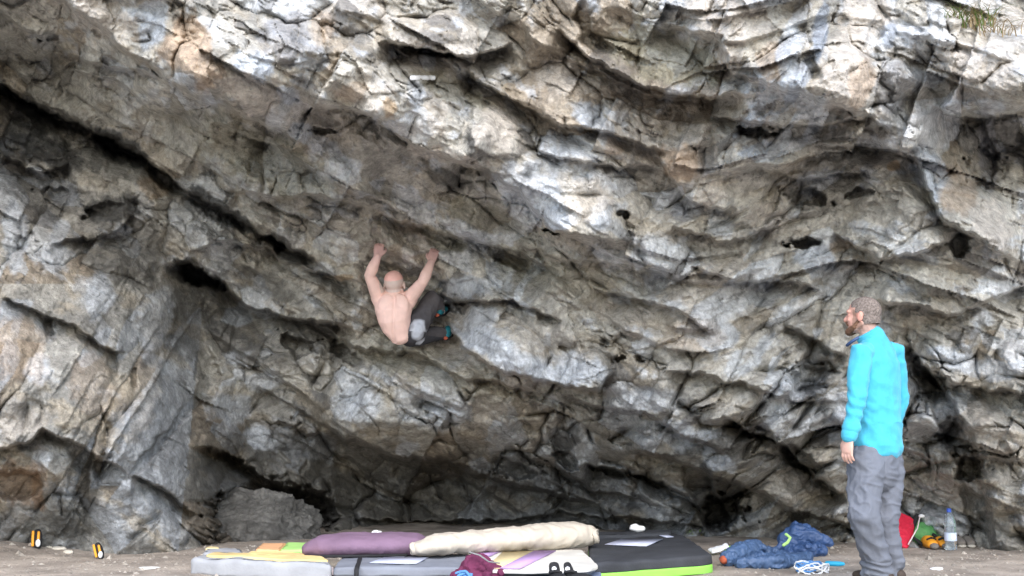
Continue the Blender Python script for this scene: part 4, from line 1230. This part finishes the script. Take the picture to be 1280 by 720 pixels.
# ------------------------------------------------------------------ belongings
# pale lump of chalk on the black pad
bm = bmesh.new(); q = on_ground(797, 665, .14)
ell(bm, q+Vector((0, .03, .025)), (.062, .04, .026), None, 3); ell(bm, q+Vector((-.02, .03, .04)), (.035, .03, .024), None, 3)
tag(link('chalk_block', fuse(bm, .006, 1, lambda v, n: .008*mnoise.noise(v*22)), M_CHALK), 'whitish lump of chalk resting on the black pads', 'chalk block')
bm = bmesh.new(); q = on_ground(471, 690)+Vector((0, .42, .0))
q = at(471, 668, 8.15); q.z = max(q.z, .1)
crumple(bm, (q.x, q.y, q.z-.03), (.05, .03, .05), 6, 5)
tube(bm, [Vector((q.x, q.y, .02)), Vector((q.x, q.y, q.z))], [(.05, .03), (.045, .03)], 10)
tag(link('tissue', fuse(bm, .005, 1, fold(.006, 20)), M_WHITE), 'crumpled white tissue peeping over the purple pad', 'tissue')
# maroon top
q = on_ground(596, 736, .0)
e = empty('maroon_top', q, 'crumpled maroon garment with a grey strap, dumped before the striped pad', 'garment')
bm = bmesh.new(); crumple(bm, (q.x, q.y-.02, .01), (.17, .11, .24), 40, 12, .28, .46)
tube(bm, [q, q+Vector((0, 0, .10))], [.13, .10], 12)
link('cloth', fuse(bm, .005, 1, fold(.014, 17, 2)), M_MAROON, e)
bm = bmesh.new(); tube(bm, [q+Vector((-.04, -.10, .215)), q+Vector((.02, -.12, .20)), q+Vector((.07, -.13, .165)), q+Vector((.13, -.11, .155))], [(.004, .015)]*4, 8, ref=(0, 0, 1))
link('strap', bm_mesh(bm), M_STRAP, e)
bm = bmesh.new(); q = on_ground(580, 752, .0)+Vector((0, 0, .08)); pp = []
tube(bm, [q+Vector((0, .02, -.07)), q+Vector((0, .02, .05))], [.035, .03], 8)
for i in range(40):
    a = i*.55; pp.append(q+Vector((.05*math.cos(a)*(.7+.3*math.sin(i)), .02*math.sin(a*.7), .04+.03*math.sin(a)+.01*math.cos(i*1.3))))
tube(bm, pp, [.007]*40, 8)
tag(link('cord', bm_mesh(bm), M_BLUECORD), 'small coil of blue cord against the maroon garment', 'cord')
# black and white climbing slippers at the frame's lower edge
for i, (px, lab) in enumerate(((694, 'black climbing shoe with white tab, left one of the pair by the striped pad'), (713, 'black climbing shoe with white tab, right one of the pair by the striped pad'))):
    q = on_ground(px, 731, .062)
    e = empty('climbing_shoe', q, lab, 'shoe', 'black climbing shoes by the striped pad')
    dr = Vector((.3, -1, 0)).normalized() if i == 0 else Vector((.8, -.6, 0)).normalized()
    sd = Vector((-dr.y, dr.x, 0))
    bm = bmesh.new()
    tube(bm, [q+Vector((0, 0, .035)), q+dr*.09+Vector((0, 0, .035)), q+dr*.2+Vector((0, 0, .025))], [(.036, .035), (.044, .032), (.03, .02)], 14, ref=sd)
    tube(bm, [q+Vector((0, 0, .05)), q-dr*.02+Vector((0, 0, .105))], [(.034, .03), (.030, .016)], 12, ref=sd)
    link('upper', fuse(bm, .005, 2), M_BLACK, e)
    bm = bmesh.new(); ell(bm, q-dr*.02+sd*.0+Vector((0, -.03, .085)), (.014, .01, .014), None, 2)
    link('tab', bm_mesh(bm), M_WHITE, e)
    bm = bmesh.new(); tube(bm, [q+Vector((-.03, -.03, .07)), q+Vector((0, -.045, .078)), q+Vector((.03, -.03, .07))], [.008]*3, 8)
    link('strap', bm_mesh(bm), M_BLACK, e)
bm = bmesh.new(); q = on_ground(747, 727); crumple(bm, (q.x, q.y, 0), (.07, .05, .06), 7, 9)
tag(link('cloth', fuse(bm, .005, 1, fold(.006, 20)), M_PALEBLUE), 'small pale blue rag at the corner of the striped pad', 'rag')
# navy jackets
q = on_ground(945, 704)
e = empty('jacket', q, 'navy padded jacket with green trim and orange cuff, crumpled in front', 'jacket', 'navy jackets on the ground')
bm = bmesh.new()
crumple(bm, (q.x+.02, q.y, .0), (.24, .13, .18), 60, 21, .18, .36)
s0 = on_ground(908, 708)
tube(bm, [q+Vector((.0, .02, .10)), q.lerp(s0, .5)+Vector((0, 0, .09)), s0+Vector((.01, 0, .055))], [.06, .065, .052], 12)
tube(bm, [on_ground(925, 710)+Vector((0, 0, .035)), on_ground(975, 711)+Vector((0, 0, .045)), on_ground(1010, 706)+Vector((0, 0, .05))], [.036, .045, .04], 12)
link('shell', fuse(bm, .0055, 1, fold(.015, 16, 5)), M_NAVYL, e)
bm = bmesh.new(); bmesh.ops.create_cone(bm, cap_ends=True, segments=14, radius1=.027, radius2=.024, depth=.03, matrix=Matrix.Translation(s0+Vector((-.025, -.035, .048))) @ Matrix.Rotation(R(65), 4, Vector((1, -.7, 0))))
link('cuff', bm_mesh(bm), mat('orange_cuff', (.42, .10, .05), .8), e)
bm = bmesh.new(); g = on_ground(980, 703); tube(bm, [g+Vector((-.03, -.13, .13)), g+Vector((0, -.13, .15)), g+Vector((.02, -.12, .18)), g+Vector((0, -.09, .20))], [.011]*4, 8)
link('trim', bm_mesh(bm), M_GREENC, e)
q = on_ground(1003, 694)
e = empty('jacket', q, 'darker navy jacket heaped behind, pointing right', 'jacket', 'navy jackets on the ground')
bm = bmesh.new()
crumple(bm, (q.x-.02, q.y, .0), (.20, .14, .22), 44, 31, .22, .45)
tube(bm, [q+Vector((-.05, 0, .16)), q+Vector((.08, -.02, .14)), q+Vector((.19, -.04, .10))], [.07, .06, .035], 12)
tube(bm, [q+Vector((-.12, 0, .12)), q+Vector((-.02, .04, .2)), q+Vector((.04, .04, .18))], [.06, .05, .05], 12)
link('shell', fuse(bm, .0055, 1, fold(.015, 14, 8)), M_NAVY, e)
# paper + green thing
bm = bmesh.new(); q = on_ground(899, 694)
tube(bm, [q+Vector((-.06, 0, .03)), q+Vector((.0, .02, .045)), q+Vector((.06, .02, .07))], [(.045, .012), (.05, .012), (.04, .012)], 10, ref=(0, 1, .3))
tag(link('paper_bag', fuse(bm, .005, 1, fold(.007, 16)), M_WHITE), 'crumpled white paper bag between lime edged pad and jackets', 'paper bag')
bm = bmesh.new(); q = on_ground(916, 693); crumple(bm, (q.x, q.y, 0), (.05, .04, .10), 8, 3)
tag(link('green_cloth', fuse(bm, .005, 1, fold(.006, 18)), M_LIME), 'small lime green cloth tucked behind the navy jacket', 'cloth')
# rope bundle, lighter
q = on_ground(1015, 716)
bm = bmesh.new(); pp = []
rr = random.Random(4)
for i in range(120):
    a = i*.42; r_ = .075+.02*math.sin(i*.31)
    pp.append(q+Vector((r_*1.2*math.cos(a), r_*.6*math.sin(a), .03+.025*math.sin(i*.9)+.02*math.sin(a*.5))))
tube(bm, pp, [.0055]*120, 6)
e = tag(link('rope_bundle', bm_mesh(bm), M_WHITE), 'loose bundle of white and blue cord beside the navy jackets', 'rope')
bm = bmesh.new(); pp = []
for i in range(60):
    a = i*.5+.2; pp.append(q+Vector((.08*math.cos(a)-.02, .045*math.sin(a), .04+.03*math.sin(i*.7))))
tube(bm, pp, [.006]*60, 6)
link('blue_strand', bm_mesh(bm), M_BLUECORD, e)
bm = bmesh.new(); q = on_ground(1043, 708); tube(bm, [q+Vector((-.045, .015, .018)), q+Vector((.03, -.01, .018)), q+Vector((.055, -.018, .018))], [.017, .017, .012], 12)
tag(link('blue_tube', bm_mesh(bm), M_CYAN), 'small bright blue tube lying right of the rope bundle', 'tube')
# rucksack with red lid
q = on_ground(1148, 684)
e = empty('rucksack', q, 'green and red rucksack lying on its side by the rock', 'rucksack')
bm = bmesh.new()
tube(bm, [q+Vector((-.10, .10, .12)), q+Vector((.0, .05, .12)), q+Vector((.09, .0, .09)), q+Vector((.13, -.02, .07))], [(.07, .07), (.095, .105), (.08, .095), (.045, .05)], 18)
link('green_sack', fuse(bm, .007, 2, fold(.014, 11, 3)), M_GREEN, e)
bm = bmesh.new()
a0, a1, a2, a3 = on_ground(1126, 687, .0), at(1127, 645, q.y-.02), at(1147, 645, q.y+.05), at(1128, 672, q.y-.12)
for k in range(1):
    tube(bm, [a0+Vector((.02, 0, .03)), a0.lerp(a1, .5)+Vector((.03, .0, .0)), a1+Vector((.04, .02, -.01))], [(.04, .018), (.075, .02), (.08, .02)], 14, ref=(1, .1, -.4))
link('red_lid', fuse(bm, .006, 1, fold(.005, 12, 1)), M_RED, e)
bm = bmesh.new(); tube(bm, [a2+Vector((-.0, -.06, .01)), a2.lerp(a0, .35)+Vector((.02, -.07, .0)), a2.lerp(a0, .9)+Vector((.03, -.05, .02))], [(.005, .005)]*3, 8, ref=(1, 0, 0))
link('white_piping', bm_mesh(bm), M_PINKW, e)
bm = bmesh.new()
tube(bm, [a2+Vector((-.02, -.05, .015)), q+Vector((-.08, -.07, .10)), q+Vector((0, -.09, .03))], [(.016, .008)]*3, 8, ref=(1, 0, 0))
tube(bm, [q+Vector((.09, -.09, .11)), q+Vector((.12, -.1, .09)), q+Vector((.13, -.1, .05))], [(.014, .007)]*3, 8, ref=(1, 0, 0))
link('strap', bm_mesh(bm), M_BLACK, e)
bm = bmesh.new(); g = at(1152, 645, q.y-.02); ell(bm, g, (.026, .03, .016), None, 2)
link('white_tag', bm_mesh(bm), M_WHITE, e)
for px, s, lab in ((1163, 1.0, 'amber and black shoe in front of the green rucksack'), (1177, .85, 'amber shoe half hidden behind the water bottle')):
    g = on_ground(px, 686)
    e2 = empty('approach_shoe', g, lab, 'shoe')
    bm = bmesh.new(); tube(bm, [g+Vector((0, .10, .05)), g+Vector((0, .02, .055)), g+Vector((0, -.05, .04))], [(.04*s, .05*s), (.052*s, .05*s), (.045*s, .036*s)], 14, ref=(1, 0, 0))
    link('upper', fuse(bm, .005, 2), M_AMBER, e2)
    bm = bmesh.new(); ell(bm, g+Vector((.004, -.075, .028)), (.036*s, .035*s, .026*s), None, 3)
    link('toe_cap', bm_mesh(bm), M_GREYSHOE, e2)
    bm = bmesh.new(); tube(bm, [g+Vector((-.03*s, -.03, .075)), g+Vector((0, -.035, .088)), g+Vector((.03*s, -.03, .075))], [.010]*3, 8)
    link('lacing', bm_mesh(bm), M_BLACK, e2)
# water bottle
M_PET = mat('clear_plastic', (.80, .90, .97), .08, .0, 5, 0, 60, .5, trans=.85)
M_LABEL = mat('bottle_label', (.62, .70, .86), .5, .06)
q = on_ground(1189, 688)
e = empty('water_bottle', q, 'clear plastic water bottle with blue cap standing on the ground', 'bottle')
H = .325
def lathe(prof, seg=24):
    bm = bmesh.new(); rings = []
    for r_, z_ in prof:
        rings.append([bm.verts.new(q+Vector((r_*math.cos(2*math.pi*k/seg), r_*math.sin(2*math.pi*k/seg), z_))) for k in range(seg)])
    for a, b in zip(rings, rings[1:]):
        for k in range(seg): bm.faces.new((a[k], a[(k+1) % seg], b[(k+1) % seg], b[k]))
    bm.faces.new(rings[0][::-1]); bm.faces.new(rings[-1])
    return bm_mesh(bm)
pr = [(.036, .002), (.044, .010)]
for i in range(14):
    z_ = .02+i*.0135; pr.append((.046 if i % 2 else .0435, z_))
pr += [(.045, .215), (.040, .245), (.028, .275), (.016, .292), (.014, .300)]
link('bottle_body', lathe(pr), M_PET, e)
link('cap', lathe([(.0165, .296), (.0175, .300), (.0175, .322), (.015, .326)]), mat('blue_cap', (.05, .12, .55), .4), e)
link('label_band', lathe([(.0470, .075), (.0475, .078), (.0475, .135), (.0470, .138)]), M_LABEL, e)
bm = bmesh.new(); ell(bm, q+Vector((.006, -.0475, .107)), (.022, .004, .022), None, 3)
link('label_spot', bm_mesh(bm), M_WHITE, e)
# walking shoes
for px, lab in ((1199, 'grey walking shoe just right of the water bottle'), (1211, 'grey walking shoe with pale sole, rightmost of the belongings')):
    g = on_ground(px, 684)
    e2 = empty('walking_shoe', g, lab, 'shoe', 'grey walking shoes by the rock')
    bm = bmesh.new()
    tube(bm, [g+Vector((0, .18, .065)), g+Vector((0, .10, .06)), g+Vector((0, .0, .05)), g+Vector((0, -.05, .038))], [(.034, .06), (.037, .055), (.042, .042), (.036, .026)], 14, ref=(1, 0, 0))
    tube(bm, [g+Vector((0, .14, .06)), g+Vector((0, .15, .12))], [.034, .034], 12)
    link('upper', fuse(bm, .005, 2), M_GREYSHOE, e2)
    bm = bmesh.new(); tube(bm, [g+Vector((0, .2, .014)), g+Vector((0, .08, .014)), g+Vector((0, -.065, .014))], [(.036, .014), (.040, .014), (.036, .014)], 14, ref=(1, 0, 0))
    link('sole', fuse(bm, .005, 1), M_SOLE, e2)
    bm = bmesh.new(); tube(bm, [g+Vector((-.02, .04, .098)), g+Vector((0, -.005, .094)), g+Vector((.02, .04, .098))], [.006]*3, 6)
    link('lace', bm_mesh(bm), M_BLACK, e2)

# small black, yellow and white objects propped at the foot of the left wall
for i, (px, py, s, lab) in enumerate(((47, 688, .85, 'larger upright black, yellow and white item at the far left of the rock base'), (127, 699, .72, 'smaller tilted black, yellow and white item between the earth bank and pads'))):
    Yd = min(on_ground(px, py).y, depth_at(px, py-14)-.16)
    g = at(px, py, Yd); g.z = float(ground_z(np.array([g.x]), np.array([g.y]))[0])
    e2 = empty('upright_shoe', g, lab, 'shoe', 'black and yellow items at the foot of the wall')
    lean = Vector((-.12 if i == 0 else -.40, .15, 1)).normalized()
    bm = bmesh.new()
    tube(bm, [g+lean*.015, g+lean*.06*s, g+lean*.115*s, g+lean*.15*s], [(.030*s, .022), (.042*s, .028), (.040*s, .024), (.030*s, .018)], 12, ref=(1, 0, 0))
    link('black_body', fuse(bm, .004, 1), M_BLACK, e2)
    for sx, z0, z1 in ((-.034, .03, .145), (.016, .085, .14)):
        bm = bmesh.new(); tube(bm, [g+lean*z0*s+Vector((sx*s, -.022, 0)), g+lean*z1*s+Vector((sx*s, -.016, 0))], [.013*s, .012*s], 8)
        link('yellow_strip', bm_mesh(bm), M_AMBER, e2)
    bm = bmesh.new(); ell(bm, g+lean*.050*s+Vector((.018*s, -.032, 0)), (.022*s, .014, .034*s), None, 3)
    link('white_patch', bm_mesh(bm), M_WHITE, e2)

# ------------------------------------------------------------------ stones and scraps
def stone(c, r, seed, f=2.2, A=.28, sub=5, m=None, tone=.25):
    """a rock broken along flat faces"""
    rr = random.Random(int(seed*100))
    planes = []
    for i in range(11):
        n = Vector((rr.gauss(0, 1), rr.gauss(0, 1), rr.gauss(0, 1))).normalized()
        planes.append((n, rr.uniform(.58, .95)))
    bm = bmesh.new(); bmesh.ops.create_icosphere(bm, subdivisions=sub, radius=1.0)
    for v in bm.verts:
        n = v.co.copy(); k = 1.06
        for pn, d_ in planes:
            q = n.dot(pn)
            if q > .05: k = min(k, d_/q)
        p_ = Vector((n.x*f+seed, n.y*f, n.z*f))
        k += A*.22*mnoise.noise(p_)+A*.18*mnoise.noise(p_*3.1)+A*.12*mnoise.noise(p_*8.7)+A*.06*mnoise.noise(p_*19)
        v.co = Vector((n.x*r[0]*k+c[0], n.y*r[1]*k+c[1], n.z*r[2]*k+c[2]))
    me = bm_mesh(bm)
    if m is None:
        paint(me, lambda p: tuple(Vector((tone, tone*.975, tone*.91))*(1+.5*mnoise.noise(p*5)+.3*mnoise.noise(p*17))))
    return me
g = on_ground(1272, 684)
tag(link('boulder', stone((g.x, g.y+.10, .17), (.22, .24, .21), 3.3), M_STONE), 'rounded grey boulder at the lower right corner of the wall', 'boulder')
g = on_ground(312, 676)
tag(link('boulder', stone((g.x+.0, g.y+.34, .10), (.56, .36, .36), 8.1, 1.5, .45, 6, None, .11), M_STONE), 'broad dim boulder in the cave mouth left of the pads', 'boulder')
g = on_ground(1207, 678)
tag(link('boulder', stone((g.x-.02, g.y+.28, .14), (.16, .10, .11), 5.2), M_STONE), 'low rock behind the walking shoes', 'boulder')
def scrap(px, py, w_, d_, h_, seed, m, name, label, cat):
    g = on_ground(px, py); z0 = float(ground_z(np.array([g.x]), np.array([g.y]))[0])
    tag(link(name, stone((g.x, g.y, z0+h_*.3), (w_, d_, h_), seed, 2.5, .35, 4, m), m), label, cat)
scrap(185, 711, .085, .035, .012, 1.2, M_CHALK, 'chalk_streak', 'white smear of chalk on bare earth at the left', 'chalk')
scrap(1172, 713, .05, .03, .012, 2.2, M_WHITE, 'paper_scrap', 'flat white scrap on the dirt below the water bottle', 'scrap')
for i, (px, py, s) in enumerate(((60, 691, .05), (72, 692, .06), (85, 694, .035))):
    scrap(px, py, s, s*.6, .02, 4+i, M_PALEST, 'pale_stone', ['cream stone nearest the upright black and yellow item', 'largest of the cream stones below the left wall', 'small cream stone at the right end of its row'][i], 'stone')
# loose grit over the floor
rr = random.Random(11)
vs, fs = [], []
for i in range(4600):
    x = rr.uniform(-4.6, 5.0); y = rr.uniform(6.7, 9.6)
    s = .004+.014*rr.random()**3+(.02 if rr.random() < .03 else 0)
    z = float(0)
    k = len(vs)
    a = rr.uniform(0, 3.14)
    for dx, dy, dz in ((1, 0, 0), (0, 1, 0), (-1, 0, 0), (0, -1, 0), (.1, 0, .7), (0, 0, -.7)):
        j = rr.uniform(.6, 1.2)
        vs.append([x+s*j*(dx*math.cos(a)-dy*math.sin(a)), y+s*j*(dx*math.sin(a)+dy*math.cos(a)), s*j*dz])
    fs += [(k, k+1, k+4), (k+1, k+2, k+4), (k+2, k+3, k+4), (k+3, k, k+4), (k+1, k, k+5), (k+2, k+1, k+5), (k+3, k+2, k+5), (k, k+3, k+5)]
va = np.array(vs)
cen = va.reshape(-1, 6, 3).mean(1)
va[:, 2] += np.repeat(ground_z(cen[:, 0], cen[:, 1]), 6)
me = bpy.data.meshes.new('gravel'); me.from_pydata(va.tolist(), [], fs)
me.materials.append(mat('grit', (.33, .30, .26), .9, .5, 1.5))
o = bpy.data.objects.new('gravel', me); col.objects.link(o); o['kind'] = 'stuff'

# ------------------------------------------------------------------ things on the wall
Dw = depth_at(528, 97)
bm = bmesh.new()
pp = [at(514+i*2.2, 97.5-.25*(i % 3), depth_at(514+i*2.2, 97)-.012) for i in range(14)]
tube(bm, pp, [(.016, .010)]*14, 8, ref=(0, 0, 1))
tag(link('tape_strip', bm_mesh(bm), M_WHITE), 'short white strip stuck on the rock high above the climber', 'tape')
def tuft(px, py, n, h, spread, label, seed, green=.5, arch=1.0):
    D = depth_at(px, py); c = at(px, py, D+.02)
    e = empty('grass_tuft', c, label, 'grass')
    rr = random.Random(seed)
    for mm, nm, share in ((M_GRASSG, 'green_blades', green), (M_GRASSD, 'dry_blades', 1-green)):
        bm = bmesh.new()
        for i in range(int(n*share)):
            b = c+Vector((rr.uniform(-spread, spread), rr.uniform(-.06, .02), rr.uniform(-.02, .03)))
            a = rr.uniform(0, 6.28); ln = h*rr.uniform(.5, 1.1)
            out_ = Vector((math.cos(a), -abs(math.sin(a))*.8-.1, 0))*arch
            prev = None; w_ = rr.uniform(.0025, .005)
            sd = Vector((-out_.y, out_.x, 0)).normalized()
            for k in range(6):
                t = k/5
                q_ = b+out_*ln*t*t*.8+Vector((0, 0, ln*(t-.75*t*t*arch)))
                ww = w_*(1-t*.85)
                cur = (bm.verts.new(q_-sd*ww), bm.verts.new(q_+sd*ww))
                if prev: bm.faces.new((prev[0], prev[1], cur[1], cur[0]))
                prev = cur
        link(nm, bm_mesh(bm), mm, e)
tuft(1212, 36, 95, .28, .15, 'tuft of green and dry grass growing from the ledge at top right', 3, .5)
tuft(1250, 46, 36, .30, .12, 'dry straw drooping over the pale block at the top right edge', 5, .1, 1.3)
tuft(866, 668, 40, .07, .10, 'tiny green weeds at the foot of the dark cleft', 8, .9)
